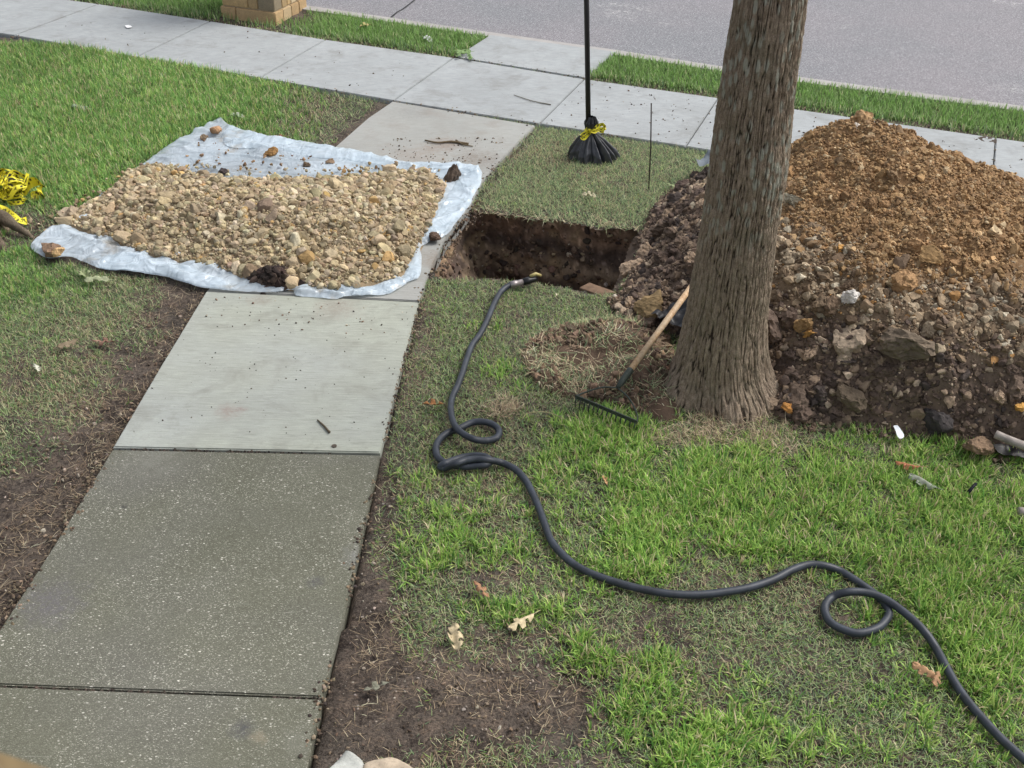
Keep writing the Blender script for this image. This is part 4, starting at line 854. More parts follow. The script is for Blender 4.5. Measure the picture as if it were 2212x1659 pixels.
crumbs('crumbs', 'dark specks on the far left sidewalk slabs', [(60, 40), (600, 70), (900, 130), (840, 210), (300, 110)], 40, .003, .012, BR[:2], .012)
crumbs('clods', 'loose tan stones and clods fallen left of the plastic sheet', [(60, 470), (150, 420), (200, 440), (170, 480), (110, 500), (50, 510)], 60, .006, .03, TAN+BR, -.01, VAR_MID, cat='clods')
crumbs('clods', 'loose brown clods along the foot of the dirt mound', [(1690, 895), (1870, 908), (2150, 965), (2212, 985), (2150, 995), (1950, 945), (1700, 925)], 260, .006, .028, BR, -.012, CLD_MID, M_CLOD, cat='clods')
crumbs('clods', 'loose brown clods between the pit and the tree', [(1330, 630), (1420, 600), (1480, 700), (1400, 715), (1330, 690), (1310, 650)], 500, .006, .03, BR, -.005, CLD_MID, M_CLOD, cat='clods')
crumbs('clods', 'soil crumbs along the walk edge beside the pit', [(1018, 449), (960, 520), (925, 594), (940, 640), (960, 600), (1000, 500), (1060, 448)], 200, .004, .018, BR, -.02, CLD_MID, M_CLOD, cat='clods')
crumbs('rubble', 'stray tan stones and dust around the edge of the rubble heap', [(120, 488), (200, 425), (285, 362), (430, 368), (600, 378), (790, 368), (930, 362), (968, 398), (935, 490), (895, 575), (860, 610), (720, 636), (560, 618), (440, 586), (270, 545), (170, 505)], 1500, .004, .026, TAN, .05, VAR_MID, cat='rubble')
crumbs('clods', 'brown smears and crumbs on the plastic sheet back strip', [(420, 310), (520, 330), (640, 345), (820, 372), (780, 380), (520, 378), (400, 360)], 60, .005, .022, [(.3, .2, .11), (.2, .13, .08)], .04, CLD_MID, M_CLOD, cat='clods')

def edge_crumbs(name, label, line, n, off, sd_, zf, cols=None):
    L = np.array(W2(line)); k = RNG.integers(0, len(L)-1, n); seg = np.linalg.norm(np.diff(L, axis=0), axis=1); k = RNG.choice(len(seg), n, p=seg/seg.sum()); t = RNG.uniform(0, 1, n)[:, None]
    d = (L[k+1]-L[k])/seg[k][:, None]; nn = np.c_[-d[:, 1], d[:, 0]]; p = L[k]*(1-t)+L[k+1]*t; cl = fbm(np.c_[p*4, p[:, 0]*0], 3, 301); m = RNG.uniform(0, 1, n) < .35+1.2*cl
    p = (p+nn*(off+RNG.normal(0, sd_, n))[:, None])[m]; s_ = RNG.uniform(.003, .011, len(p))
    ob(name, scatter(name, CLD_SM, np.c_[p, np.full(len(p), zf)+s_*.3], s_, pal(cols or BR+[(.05, .04, .035), (.2, .16, .11)], len(p))), M_CLOD, None, label, 'crumbs', kind='stuff')
edge_crumbs('crumbs', 'soil crumbs strewn along the left edges of the walk slabs', [(0, 1362), (120, 1175), (244, 972), (345, 800), (446, 634)], 900, 0, .022, .004)
edge_crumbs('crumbs', 'soil crumbs strewn along the right edges of the walk slabs', [(666, 1659), (697, 1509), (749, 1314), (796, 1098), (822, 984), (847, 880), (872, 780), (905, 655)], 1000, 0, .020, .004)
edge_crumbs('crumbs', 'dark grit lodged in the joint between pale and dark slab', [(244, 972), (822, 985)], 300, 0, .004, .001, [(.04, .034, .028), (.07, .055, .045)])
edge_crumbs('crumbs', 'dark grit lodged in the lowest walk joint', [(-80, 1480), (696, 1511)], 300, 0, .004, -.003, [(.04, .034, .028), (.07, .055, .045)])
edge_crumbs('crumbs', 'soil along the near edge of the sidewalk', NEAR[2:9], 900, 0, .03, .006)
edge_crumbs('crumbs', 'soil along the far edge of the sidewalk', FAR[2:10], 1200, .03, .04, .004)
edge_crumbs('crumbs', 'soil along the right edge of the stained slab', WALK_R, 500, 0, .03, .006)

# ------------------------------------------------------------------ hose
hp = []
nz_ = len(HOSE)
for i, p_ in enumerate(HOSE):
    z = .018
    if 11 <= i <= 14: z = .045
    if 20 <= i <= 23: z = .012
    if 29 <= i <= 31: z = .03
    if 35 <= i <= 36: z = .014
    if 37 <= i <= 40: z = .05
    if i == 34: z = .03
    if 74 <= i <= 78: z = .045
    if 61 <= i <= 64: z = .004
    if i <= 1: z = .03
    hp.append(G(p_[0], p_[1], z))
hp = crom(hp, 7); hp[:, 2] += .004*vn(hp*6, 3)
hose = empty('garden_hose', hp[60], 'long black rubber hose snaking in loops over the lawn', 'hose')
M_HOSE = mat_plain('rubber', (.026, .032, .043), .5, .45, var=.4, sc=16, bump=.1)
v, f = tube(hp[3:], .0172, 14); ob('hose_tube', me_np('hose_tube', v-hp[60], f, None, True), M_HOSE, hose)
a, b = hp[0], hp[8]; d_ = (a-b)/np.linalg.norm(a-b)
v, f = tube([b-d_*.0, b+d_*.05, b+d_*.052, b+d_*.09], [.022, .022, .019, .019], 14); ob('coupling', me_np('coupling', v-hp[60], f, None, True), mat_plain('grey_metal', (.28, .25, .25), .4, .5, .6), hose)
v, f = tube([b+d_*.09, b+d_*.13, b+d_*.17, b+d_*.19], [.022, .024, .018, .014], 14); ob('nozzle', me_np('nozzle', v-hp[60], f, None, True), M_BLK, hose)
v, f = tube([b+d_*.14+np.array([0, 0, .03]), b+d_*.18+np.array([0, 0, .035]), b+d_*.215+np.array([0, 0, .015])], [.009, .012, .009], 12); ob('valve', me_np('valve', v-hp[60], f, None, True), mat_plain('brass', (.42, .35, .14), .5, .4), hose)

# ------------------------------------------------------------------ bow rake
bar_a, bar_b = G(1243, 856, .065), G(1376, 912, .065); sock = G(1338, 832, .085)
top = G(1487, 628, .30); hd_ = (top-sock)/np.linalg.norm(top-sock); rk = empty('rake', sock, 'bow rake lying tines down in front of the tree with a pale wooden handle', 'rake')
M_IRON = mat_plain('dark_iron', (.035, .045, .035), .55, .5, .3); M_WOODH = Mat('handle_wood', .6, .35)
gr_ = M_WOODH.noise(1, 4, .6, vec=M_WOODH.scale(M_WOODH.pos, (60, 60, 14))); gb = M_WOODH.noise(6, 4, .6)
c_ = M_WOODH.mix(M_WOODH.ramp(gr_, (.35, 0), (.65, 1)), (.40, .24, .12), (.60, .42, .25)); c_ = M_WOODH.mix(M_WOODH.ramp(gb, (.45, 0), (.65, .6)), c_, (.36, .33, .26)); M_WOODH.col(c_).bump(gr_, .3, .003); M_WOODH = M_WOODH.m
L0 = lambda v: np.array(v)-sock
h0 = sock+hd_*.11
v, f = tube([L0(h0), L0(h0+hd_*.4), L0(h0+hd_*1.35)], [.0165, .0175, .016], 14); ob('handle', me_np('handle', v, f, None, True), M_WOODH, rk)
v, f = tube([L0(sock-hd_*.02), L0(sock+hd_*.03), L0(sock+hd_*.11), L0(sock+hd_*.125)], [.012, .0185, .0195, .0185], 14); ob('socket', me_np('socket', v, f, None, True), M_IRON, rk)
bd = (bar_b-bar_a)/np.linalg.norm(bar_b-bar_a)
def box_between(a, b, wx, wz):
    d = (b-a)/np.linalg.norm(b-a); s = np.cross(d, [0, 0, 1]); s /= np.linalg.norm(s); u_ = np.cross(s, d); V = [];
    for p in (a, b):
        for i, j in ((-1, -1), (1, -1), (1, 1), (-1, 1)): V.append(p+s*i*wx/2+u_*j*wz/2)
    Fq = np.array([(0, 3, 2, 1), (4, 5, 6, 7), (0, 1, 5, 4), (1, 2, 6, 5), (2, 3, 7, 6), (3, 0, 4, 7)]); return np.array(V), Fq
v, f = box_between(L0(bar_a), L0(bar_b), .007, .020); ob('rake_bar', me_np('rake_bar', v, f), M_IRON, rk)
side = np.cross(bd, [0, 0, 1]); side /= np.linalg.norm(side)
if side[1] > 0: side = -side
for i in range(14):
    a = bar_a+(bar_b-bar_a)*((i+.3)/13.6); v, f = tube([L0(a), L0(a+np.array([0, 0, -.03])+side*.012), L0(a+np.array([0, 0, -.078])+side*.004)], [.0042, .004, .002], 6); ob('tine', me_np('tine', v, f, None, True), M_IRON, rk)
s0 = sock-hd_*.02
for e in (bar_a, bar_b):
    q = [s0, s0*.55+e*.45+np.array([0, 0, .01])+(e-s0)*.0+side*-.03, s0*.15+e*.85-side*.03, e]
    v, f = tube([L0(p) for p in crom(q, 6)], .0045, 8); ob('bow', me_np('bow', v, f, None, True), M_IRON, rk)

# other wooden handles, board, stake
M_GREYW = mat_plain('weathered_wood', (.30, .265, .24), .8, .2, var=.35, sc=22, bump=.5)
q = [G(2150, 938, .13), G(2212, 963, .12), G(2420, 1040, .05)]
v, f = tube(crom(q, 6), .021, 14); v += .0015*np.stack([vn(v*60, 1), vn(v*60, 2), vn(v*60, 3)], 1); ob('tool_handle', me_np('tool_handle', v-q[0], f, None, True), M_GREYW, None, 'weathered grey tool handle lying against the mound foot at the right border', 'tool handle', loc=q[0])
q = [G(2200, 1105, .03), G(2260, 1112, .03), G(2420, 1130, .03)]
v, f = tube(crom(q, 6), .022, 14); ob('wooden_pole', me_np('wooden_pole', v-q[0], f, None, True), M_GREYW, None, 'rounded end of a wooden pole in the grass at the right border', 'pole', loc=q[0])
def plank(a, b, w, t, tw=0.):
    v, f = box_between(a, b, w, t); bm = bmesh.new(); vs = [bm.verts.new(p) for p in v]; [bm.faces.new([vs[i] for i in q]) for q in f]
    bmesh.ops.bevel(bm, geom=bm.edges[:], offset=.004, segments=1, affect='EDGES'); return bm_me('board', bm)
ba_, bb_ = G(1262, 622, -.06), G(1345, 652, -.035)
ob('board', plank(np.zeros(3), bb_-ba_, .10, .045), mat_plain('old_board', (.155, .10, .065), .8, .2, var=.35, sc=25, bump=.6), None, 'short brown wooden board sticking out of the pit front corner', 'board', loc=ba_)
sa, sb_ = G(1402, 410), RY(1407, 223, G(1402, 410)[1])
v, f = tube([sa+np.array([0, 0, -.05]), sa*.5+sb_*.5+np.array([.004, 0, 0]), sb_], .0048, 8); ob('metal_stake', me_np('metal_stake', v-sa, f, None, True), mat_plain('rusty_rod', (.05, .04, .035), .7, .3, .3), None, 'thin dark metal rod standing upright in the worn grass', 'stake', loc=sa)

# ------------------------------------------------------------------ black pole, bag, tape
pb = G(1272, 338); pt = RY(1267, 0, pb[1]); pd = (pt-pb)/np.linalg.norm(pt-pb); M_POLE = mat_plain('black_paint', (.012, .012, .015), .4, .5, var=.2)
pole = empty('pole', pb, 'slim black metal pole rising out of a tied black bag', 'pole')
v, f = tube([pd*0, pd*1.0, pd*2.3], [.0205, .02, .0195], 18); ob('shaft', me_np('shaft', v, f, None, True), M_POLE, pole)
v, f = tube([pd*2.3, pd*2.315, pd*2.33, pd*2.335], [.026, .028, .022, .004], 18); ob('cap', me_np('cap', v, f, None, True), M_POLE, pole)
def bag():
    n, rows = 220, 60; V = []
    zs = np.linspace(0, 1, rows)
    for t in zs:
        z = .34*t; th = np.arange(n)*2*math.pi/n
        prof_ = np.interp(t, [0, .2, .45, .62, .66, .72, .85, 1.0], [.17, .145, .085, .034, .030, .040, .046, .026])
        pl_ = np.interp(t, [0, .5, .64, 1], [.20, .26, .12, .22]); ph = 1.6*np.sin(th*2+1)+t*.8
        r = prof_*(1+pl_*(np.abs(np.sin(5.5*th+ph))*2-1)+.08*np.sin(17*th+3*t))
        r = r*(1+.22*np.cos(th-.4)*(1-t)); V.append(np.c_[r*np.cos(th), r*np.sin(th)*.85, np.full(n, z)+.02*(1-t)*np.sin(7*th)*(t > 0)])
    V = np.vstack(V); V += .004*np.stack([fbm(V*25, 3, 1), fbm(V*25, 3, 2), fbm(V*25, 3, 3)], 1); V += np.outer(V[:, 2], pd)*0
    return me_np('bag', V, grid_faces(rows, n, True), None, True)
M_BAG = mat_plain('bag_plastic', (.022, .024, .03), .33, .6, var=.3, sc=18, bump=.5)
ob('plastic_bag', bag(), M_BAG, None, 'black plastic bag flared out like a skirt around the pole foot', 'bag', loc=pb+np.array([0, 0, -.015]))
def mat_tape():
    m = Mat('caution_tape', .6, .3); m.col(m.attr()); return m.m
M_TAPE = mat_tape()
def ribbon(P, w, tw0, tw1, seed):
    P = crom(P, 10); n = len(P); rg = np.random.default_rng(seed); T = np.gradient(P, axis=0); T /= np.linalg.norm(T, axis=1)[:, None]
    A = np.cross(T, [0.1, 0.2, 1.]); A /= np.linalg.norm(A, axis=1)[:, None]; B = np.cross(T, A); ang = np.linspace(tw0, tw1, n)+.5*np.sin(np.linspace(0, 9, n)+seed)
    D = A*np.cos(ang)[:, None]+B*np.sin(ang)[:, None]; k = 9; u = np.linspace(-.5, .5, k)
    V = (P[:, None]+D[:, None]*(u*w)[None, :, None]).reshape(-1, 3); C = np.tile(np.array([.74, .66, .04]), (n*k, 1)).reshape(n, k, 3)
    for i in range(0, n-2):
        if rg.uniform() < .55: 
            j = rg.integers(2, k-3); C[i:i+rg.integers(1, 3), j-rg.integers(0, 2):j+rg.integers(1, 4)] = (.015, .012, .01)
    return V, grid_faces(n, k), C.reshape(-1, 3)
def tape(name, label, ribs, loc):
    Vs, Fs, Cs, o = [], [], [], 0
    for i, r in enumerate(ribs): v, f, c = ribbon(*r, i+3); Vs.append(v); Fs.append(f+o); Cs.append(c); o += len(v)
    me = me_np(name, np.vstack(Vs), np.vstack(Fs), np.vstack(Cs), True); ob(name, me, M_TAPE, None, label, 'caution tape', loc=loc)
tz_ = .225
ring = [(math.cos(a)*.045, math.sin(a)*.045, tz_+.01*math.sin(a*2)) for a in np.linspace(0, 7, 14)]
tape('caution_tape', 'yellow and black caution tape knotted round the bag on the pole',
     [(ring, .03, 0, 1), ([(0, -.045, tz_), (.04, -.05, tz_+.035), (.085, -.04, tz_+.055), (.105, -.05, tz_+.03), (.06, -.05, tz_+.015), (.0, -.05, tz_)], .03, 1, 2.5),
      ([(0, -.05, tz_), (-.045, -.06, tz_-.01), (-.07, -.07, tz_-.035), (-.05, -.08, tz_-.045), (.0, -.06, tz_-.01)], .03, 1, 2), ([(0, -.05, tz_), (.05, -.06, tz_+.01), (.10, -.055, tz_+.0)], .022, .5, 1.5)], pb)
# tape bundle at the left border
tb0 = G(20, 425); rg = np.random.default_rng(5); ribs = []
for i in range(20):
    c = G(rg.uniform(-45, 50), rg.uniform(402, 444), 0)-tb0; h = rg.uniform(.03, .12); a = rg.uniform(0, 6.28); pts = []
    for j in range(7):
        aa = a+j*.95; rr = rg.uniform(.05, .10); pts.append((c[0]+rr*math.cos(aa), c[1]+rr*math.sin(aa)*.8, max(.02, h+rg.uniform(-.04, .05))))
    ribs.append((pts, .030, rg.uniform(0, 3), rg.uniform(0, 5)))
e = lambda px, py, z: tuple(G(px, py, z)-tb0)
ribs += [([e(48, 418, .03), e(62, 398, .09), e(80, 392, .12), e(89, 404, .09), e(88, 420, .03), e(66, 424, .02)], .07, 1.2, 2.2), ([e(-10, 440, .05), e(12, 455, .06), e(30, 468, .05), e(48, 478, .03), e(58, 476, .02)], .05, .2, .9), ([e(5, 395, .1), e(25, 388, .14), e(50, 392, .12), e(56, 405, .06)], .06, .3, .8)]
tape('caution_tape', 'crumpled bundle of yellow and black caution tape on the lawn by the left tree', ribs, tb0)

# ------------------------------------------------------------------ leaves, twigs, litter
def oak_leaf(px, py, size, rot, c, label, z=.03, curl=.25, long=1.38, group=None):
    half = [(0, -.55, .02), (.0, -.35, .02), (.0, -.3, .06), (.16, -.26, 0), (.26, -.12, 0), (.09, -.10, 0), (.11, 0, 0), (.34, .06, 0), (.38, .2, 0), (.12, .14, 0), (.10, .24, 0), (.26, .36, 0), (.2, .46, 0), (.08, .36, 0), (.03, .55, 0)]
    R_ = [(.012, -.55), (.014, -.34), (.15, -.26), (.27, -.10), (.08, -.09), (.10, .0), (.34, .05), (.37, .19), (.11, .13), (.09, .23), (.25, .35), (.19, .45), (.06, .35), (.0, .55)]
    pts = R_+[(-x*.92, y+.015) for x, y in R_[::-1][1:]]
    bm = bmesh.new(); vs = []
    for x, y in pts: vs.append(bm.verts.new((x*size/long, y*size*long, 0)))
    bm.faces.new(vs); bmesh.ops.triangulate(bm, faces=bm.faces[:]); bmesh.ops.subdivide_edges(bm, edges=bm.edges[:], cuts=2, use_grid_fill=True)
    for v in bm.verts: v.co.z = abs(v.co.x)*curl*.5+.3*curl*math.sin(v.co.y/size*5+px)*size*.4+.012*math.sin(v.co.x*120+py)
    r = bmesh.ops.solidify(bm, geom=bm.faces[:], thickness=.0008)
    me = bm_me('leaf', bm, True); g = G(px, py, z); o = ob('oak_leaf', me, leafmat(c), None, label, 'leaf', group, loc=g); o.rotation_euler = (.12*math.sin(px), .15*math.cos(py), rot); return o
_lm = {}
def leafmat(c):
    if c not in _lm:
        m = Mat('dry_leaf', .7, .25); n = m.noise(45, 4); m.col(m.mix(m.ramp(n, (.35, 0), (.65, 1)), tuple(x*.7 for x in c), tuple(min(1, x*1.15) for x in c))).bump(n, .4, .003); _lm[c] = m.m
    return _lm[c]
LT = (.52, .43, .27); OR = (.34, .17, .07); BRW = (.30, .16, .10); GRN = (.30, .38, .25); GRY = (.42, .46, .40)
for a in [(985, 1382, .13, .2, LT, 'pale tan oak leaf on bare soil, nearer the walk of two'), (1132, 1340, .12, 2.3, LT, 'pale tan oak leaf between grass tufts right of the other tan leaf'),
          (941, 871, .10, 1.5, OR, 'orange oak leaf lying left of the hose'), (1044, 1278, .09, .6, (.33, .18, .10), 'brown oak leaf on worn grass above the tan leaves'), (1966, 1007, .10, 1.2, (.40, .16, .08), 'rusty oak leaf in the grass below the white scrap'),
          (1998, 1044, .12, .8, (.28, .30, .24), 'grey green oak leaf half hidden in grass near the rusty leaf'), (2024, 1465, .075, 2.6, (.30, .17, .09), 'orange oak leaf beside the hose near the lower right'), (2000, 1452, .08, .9, (.44, .26, .14), 'smaller orange oak leaf left of the hose near the lower right'),
          (1308, 1035, .05, .3, (.5, .3, .15), 'small tan leaf in grass right of the hose bend'), (230, 738, .12, 1.4, (.28, .165, .12), 'brown oak leaf on bare soil left of the pale slab'), (150, 742, .09, 2.2, (.22, .17, .11), 'faded brown oak leaf at the worn grass edge on the left'),
          (186, 595, .14, .7, (.30, .34, .18), 'yellow green oak leaf below the left part of the sheet'), (215, 603, .12, 1.9, (.30, .33, .2), 'second green oak leaf just below the sheet'), (80, 795, .07, .5, (.45, .45, .36), 'small pale leaf on worn grass at far left'),
          (175, 232, .16, 1.1, (.36, .42, .34), 'pale green oak leaf on the lush left lawn'), (80, 228, .11, .4, (.34, .25, .14), 'tan oak leaf at the left of the lush lawn'), (516, 250, .11, 1.4, (.40, .45, .34), 'pale green leaf behind the sheet corner'), (351, 162, .10, .2, (.36, .45, .28), 'light green leaf near the sidewalk on the left lawn'),
          (601, 295, .08, 2.0, (.25, .12, .07), 'brown leaf on worn grass behind the sheet'), (925, 86, .16, .5, (.62, .65, .60), 'pale grey leaf on the verge left of the kerb ramp'), (793, 54, .14, 2.5, (.42, .34, .15), 'tan leaf on the verge beside the stone pillar'),
          (1462, 404, .11, .9, (.36, .42, .22), 'yellow green leaf in worn grass left of the metal rod'), (1276, 420, .09, 1.5, (.46, .42, .28), 'pale tan leaf on worn grass in front of the bag'), (1620, 872, .11, 1.3, (.20, .16, .09), 'dull brown oak leaf at the foot of the trunk'), (820, 1480, .09, 2.0, (.2, .2, .15), 'dark grey leaf on wet soil by the lower walk')]:
    oak_leaf(*a)
def twig(q, r0, r1, label, c=(.10, .08, .055), name='twig', cat='twig'):
    v, f = tube(crom(q, 4), np.linspace(r0, r1, (len(q)-1)*4+1), 7); v += .0012*np.stack([vn(v*90, 1), vn(v*90, 2), vn(v*90, 3)], 1)
    return ob(name, me_np(name, v-q[0], f, None, True), mat_plain('twig_bark', c, .9, .15), None, label, cat, loc=q[0])
twig([G(686, 907, .022), G(698, 918, .024), G(712, 934, .024)], .004, .006, 'short brown twig on the pale walk slab')
twig([G(918, 303, .02), G(945, 308, .022), G(975, 306, .022), G(1012, 311, .018)], .006, .011, 'longer twig with dried mud on the stained slab', (.12, .09, .055))
twig([G(985, 303, .02), G(1000, 312, .02), G(1022, 316, .018)], .008, .004, 'short stub of twig crossing the muddy twig on the slab', (.13, .10, .06))
twig([G(1110, 205, .018), G(1150, 218, .02), G(1190, 226, .018)], .003, .005, 'thin dry twig on the sidewalk left of the pole', (.16, .15, .12))
twig([G(1180, 742+600, .01), G(1250, 1390, .012), G(1310, 1425, .01)], .0025, .0035, 'thin root runner lying on bare soil right of the tan leaves', (.22, .16, .12))
twig([G(1220, 905, .06), G(1180, 890, .04), G(1140, 893, .03), G(1128, 905, .02)], .002, .002, 'thin pale root curling left of the rake bar', (.38, .34, .18))
for i, (px, py) in enumerate([(990, 120), (1005, 114), (1015, 122), (998, 110)]): oak_leaf(px, py, .13, i*1.7, (.20, .30, .12), ['green leaf of the fallen sprig at the kerb ramp, left one', 'green leaf of the fallen sprig at the kerb ramp, middle one', 'green leaf of the fallen sprig at the kerb ramp, right one', 'green leaf of the fallen sprig at the kerb ramp, farthest one'][i], z=.04, long=1.3)
# metal disc
v, f = tube([np.zeros(3), np.array([0, 0, .004])], .013, 20); ob('metal_disc', me_np('metal_disc', v, f), mat_plain('bronze', (.10, .08, .06), .5, .4, .5), None, 'small round dark metal disc set in the pale slab near its joint', 'metal disc', loc=G(722, 964, .0165))
bit([(1925, 938), (1934, 937), (1948, 956), (1943, 967), (1934, 960)], .05, .015, 6, 'small white plastic scrap in the grass below the mound', 'plastic scrap', mat_plain('white_plastic', (.75, .80, .84), .4, .5, var=.05), 'plastic_scrap')
bit([(270, 60), (280, 59), (286, 63), (276, 65)], .02, .004, 7, 'tiny white scrap on the far left sidewalk', 'paper scrap', mat_plain('white_paper', (.8, .8, .8), .6, .3, var=.05), 'paper_scrap')
twig([G(2092, 1063, .035), G(2098, 1056, .05), G(2108, 1045, .05)], .010, .007, 'small black plastic piece in the grass near the right border', (.012, .014, .02), 'plastic_piece', 'plastic piece')
make_pile('mud_splat', 'flattened dark mud splat on the sidewalk beyond the mound', 'mud splat', [(2110, 300), (2130, 296), (2148, 302), (2160, 309), (2135, 310), (2118, 307)], [gh(2132, 303, .035)], .012, lambda x, y, e: e*.02*fbm(np.c_[x, y, x*0]*30, 3, 9)+.012, lambda P, b=False: np.tile(np.array([.07, .055, .045]), (len(P), 1)), M_CLOD, None)
# rocks at the bottom border
def edge_rock(poly, h, c, mat, label, seed):
    pts = [np.array(G(px, py, h*(.92 if i % 2 else 1))) for i, (px, py) in enumerate(poly)]; c0 = np.mean(pts, 0); bm = bmesh.new()
    for p in pts: bm.verts.new(p-c0)
    for p in pts: q = p-c0; bm.verts.new((q[0]*1.06, q[1]*1.06, q[2]-h-.02))
    r = bmesh.ops.convex_hull(bm, input=bm.verts[:]); bmesh.ops.delete(bm, geom=list(set(g for g in r['geom_interior']+r['geom_unused'] if isinstance(g, bmesh.types.BMVert))), context='VERTS')
    bmesh.ops.triangulate(bm, faces=bm.faces[:]); bmesh.ops.subdivide_edges(bm, edges=bm.edges[:], cuts=9, use_grid_fill=True)
    for _ in range(5): bmesh.ops.smooth_vert(bm, verts=bm.verts[:], factor=.5, use_axis_x=True, use_axis_y=True, use_axis_z=True)
    V = np.array([v.co[:] for v in bm.verts]); V += .006*np.stack([fbm(V*18+seed, 3, 1), fbm(V*18+seed, 3, 2), fbm(V*18+seed, 3, 3)], 1)
    for v, q in zip(bm.verts, V): v.co = q
    me = bm_me('rock', bm, True); a = me.color_attributes.new('Col', 'FLOAT_COLOR', 'POINT')
    n = fbm(V*30+seed, 4, 9); cc = np.clip(np.array(c)*(1+.45*n)[:, None], .02, .8); a.data.foreach_set('color', np.c_[cc, np.ones(len(cc))].astype(np.float32).ravel())
    return ob('rock', me, mat, None, label, 'rock', loc=c0)
edge_rock([(845-6-20, 1618+26), (785, 1648), (770, 1720), (860, 1780), (960, 1760), (940, 1690), (905, 1666), (850, 1630)], .13, (.40, .33, .25), M_STONE, 'tan block of stone at the bottom border, right of the two', 3)
edge_rock([(745, 1616), (756, 1618), (790, 1644), (775, 1700), (740, 1740), (660, 1730), (700, 1664)], .12, (.42, .43, .40), M_STONE, 'speckled grey stone at the bottom border, left of the two', 8)

# ------------------------------------------------------------------ stone pillar at the road
pc_, pl_, pr_ = G(597, 49), G(477, 33), G(664, 11)
e1 = (pl_-pc_)[:2]; w1 = np.linalg.norm(e1); e1 /= w1; e2 = np.array([-e1[1], e1[0]]); 
if e2@((pr_-pc_)[:2]) < 0: e2 = -e2
w2 = w1*1.0
pil = empty('stone_pillar', (pc_[0], pc_[1], 0), 'square pillar of tan cut stone blocks standing on the verge', 'pillar')
def blockwork(name, courses, inset, parent, seed, cols):
    rg = np.random.default_rng(seed); Vs, Fs, Cs, o = [], [], [], 0
    def bx(a0, a1, b0, b1, z0_, z1_, c):
        nonlocal o
        bm = bmesh.new(); vs = [bm.verts.new((*(e1*x+e2*y), z)) for x, y, z in [(a0, b0, z0_), (a1, b0, z0_), (a1, b1, z0_), (a0, b1, z0_), (a0, b0, z1_), (a1, b0, z1_), (a1, b1, z1_), (a0, b1, z1_)]]
        for q in [(0, 3, 2, 1), (4, 5, 6, 7), (0, 1, 5, 4), (1, 2, 6, 5), (2, 3, 7, 6), (3, 0, 4, 7)]: bm.faces.new([vs[i] for i in q])
        bmesh.ops.bevel(bm, geom=bm.edges[:], offset=.006, segments=2, affect='EDGES'); bmesh.ops.triangulate(bm, faces=bm.faces[:])
        V = np.array([v.co[:] for v in bm.verts]); bm.verts.ensure_lookup_table(); T = np.array([[v.index for v in f_.verts] for f_ in bm.faces]); bm.free()
        Vs.append(V); Fs.append(T+o); o += len(V); Cs.append(np.tile(np.array(c)*(1+rg.normal(0, .05)), (len(V), 1)))
    for (z0_, z1_, nb) in courses:
        cuts = np.r_[0, np.sort(rg.uniform(.25, .75, nb-1)), 1] if nb > 1 else np.array([0, 1.]); d = .16
        for i in range(nb):
            a0, a1 = inset+(w1-2*inset)*cuts[i]+.004, inset+(w1-2*inset)*cuts[i+1]-.004
            bx(a0, a1, inset+rg.uniform(0, .005), inset+d, z0_+.005, z1_-.005, cols[rg.integers(len(cols))]); bx(a0, a1, w2-inset-d, w2-inset, z0_+.005, z1_-.005, cols[rg.integers(len(cols))])
        cuts = np.r_[0, np.sort(rg.uniform(.3, .7, nb-1)), 1] if nb > 1 else np.array([0, 1.])
        for i in range(nb):
            b0 = inset+d+.004+(w2-2*inset-2*d-.008)*cuts[i]; b1 = inset+d+.004+(w2-2*inset-2*d-.008)*cuts[i+1]-.006
            bx(inset+rg.uniform(0, .004), inset+d, b0, b1, z0_+.005, z1_-.005, cols[rg.integers(len(cols))]); bx(w1-inset-d, w1-inset, b0, b1, z0_+.005, z1_-.005, cols[rg.integers(len(cols))])
    me = me_np(name, np.vstack(Vs), np.vstack(Fs), np.vstack(Cs)); return ob(name, me, M_STONE, parent)
SC_ = [(.42, .30, .155), (.47, .35, .20), (.36, .26, .14), (.24, .20, .14), (.50, .40, .26)]
blockwork('plinth', [(-.05, .10, 2)], .0, pil, 4, [(.46, .35, .21), (.44, .31, .17)])
blockwork('shaft', [(.10, .37, 3), (.37, .58, 2), (.58, .86, 3), (.86, 1.08, 2), (1.08, 1.34, 3)], .018, pil, 11, SC_)
bm = bmesh.new(); bmesh.ops.create_cube(bm, size=1)
mm = mat_plain('mortar', (.42, .36, .26), .95, .1, sc=40, bump=.5)
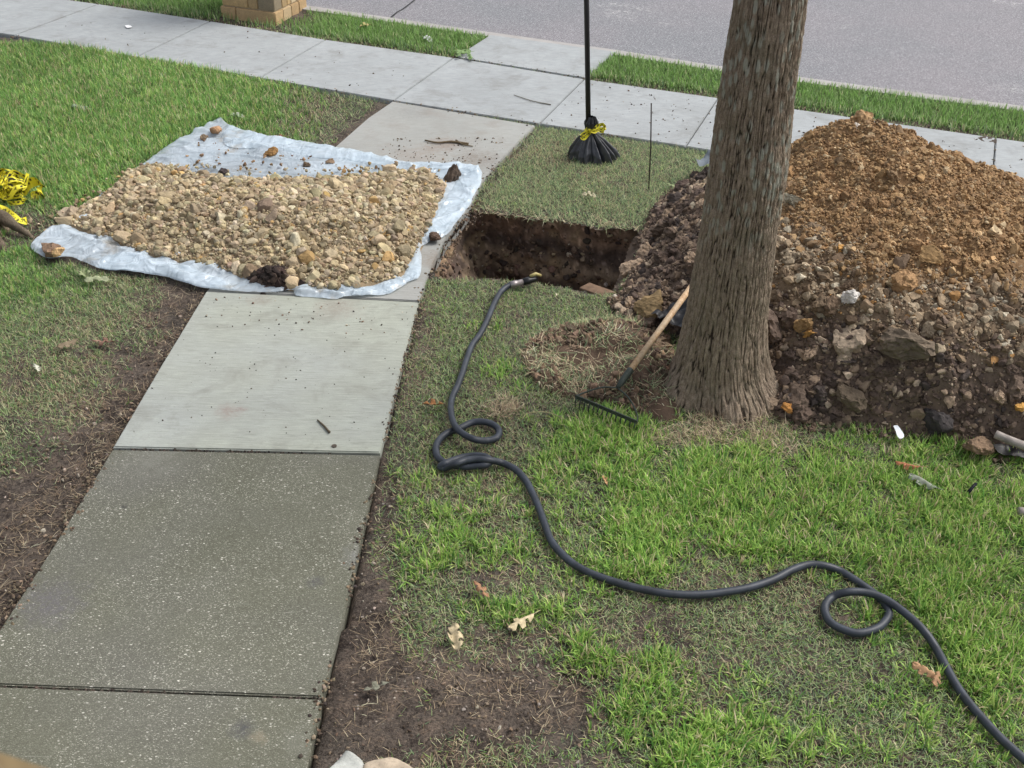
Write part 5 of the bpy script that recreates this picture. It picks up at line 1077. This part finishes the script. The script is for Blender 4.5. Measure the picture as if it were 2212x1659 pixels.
for v in bm.verts:
    a, b = (v.co.x+.5)*(w1-.07)+.035, (v.co.y+.5)*(w2-.07)+.035; p_ = e1*a+e2*b; v.co = (p_[0], p_[1], -.06+(v.co.z+.5)*1.42)
ob('mortar', bm_me('mortar', bm), mm, pil)
bm = bmesh.new(); bmesh.ops.create_cube(bm, size=1)
for v in bm.verts:
    a, b = (v.co.x+.5)*(w1+.06)-.03, (v.co.y+.5)*(w2+.06)-.03; p_ = e1*a+e2*b; v.co = (p_[0], p_[1], 1.36+(v.co.z+.5)*.09)
bmesh.ops.bevel(bm, geom=bm.edges[:], offset=.012, segments=2, affect='EDGES')
ob('cap', bm_me('cap', bm), mat_plain('cap_stone', (.45, .38, .28), .9, .2, sc=12), pil)

# ------------------------------------------------------------------ window ledge of the house close to the camera (blurred corner)
def ledge():
    hs = empty('window_ledge', (-.8, -.1, 0), 'blurred tan stone ledge close to the camera in the lower left corner', 'ledge')
    def bx(name, x0, x1, y0, y1, z0_, z1_, mat, sk=0):
        bm = bmesh.new(); bmesh.ops.create_cube(bm, size=1)
        for v in bm.verts:
            x = x0 if v.co.x < 0 else x1; y = y0 if v.co.y < 0 else y1
            if v.co.y > 0 and v.co.x > 0: y -= sk
            v.co = (x+.8, y+.1, z0_ if v.co.z < 0 else z1_)
        bmesh.ops.bevel(bm, geom=bm.edges[:], offset=.008, segments=3, affect='EDGES'); ob(name, bm_me(name, bm), mat, hs)
    ms = mat_plain('ledge_stone', (.25, .185, .10), .9, .2, sc=25, bump=.4)
    a = RY(0, 1592, LEDY); b = RY(190, 1655, LEDY)
    ledY = a[1]; zt_ = a[2]
    p = G2(0, 1597, zt_); q = G2(185, 1659, zt_)
    sk = (p[1]-q[1])/(q[0]-p[0]); x1 = q[0]+.05; y_at = lambda x: p[1]-sk*(x-p[0])
    x0 = -1.4; bx('sill', x0, x1, -.25, y_at(x0), zt_-.07, zt_, ms, y_at(x0)-y_at(x1))
    bx('wall', x0, x1-.02, -.25, min(y_at(x1), .12)-.03, 0, zt_-.072, mat_plain('wall_stone', (.4, .3, .18), .9, .2, sc=6))
def G2(px, py, z): return G(px, py, z)
LEDY = .24
ledge()
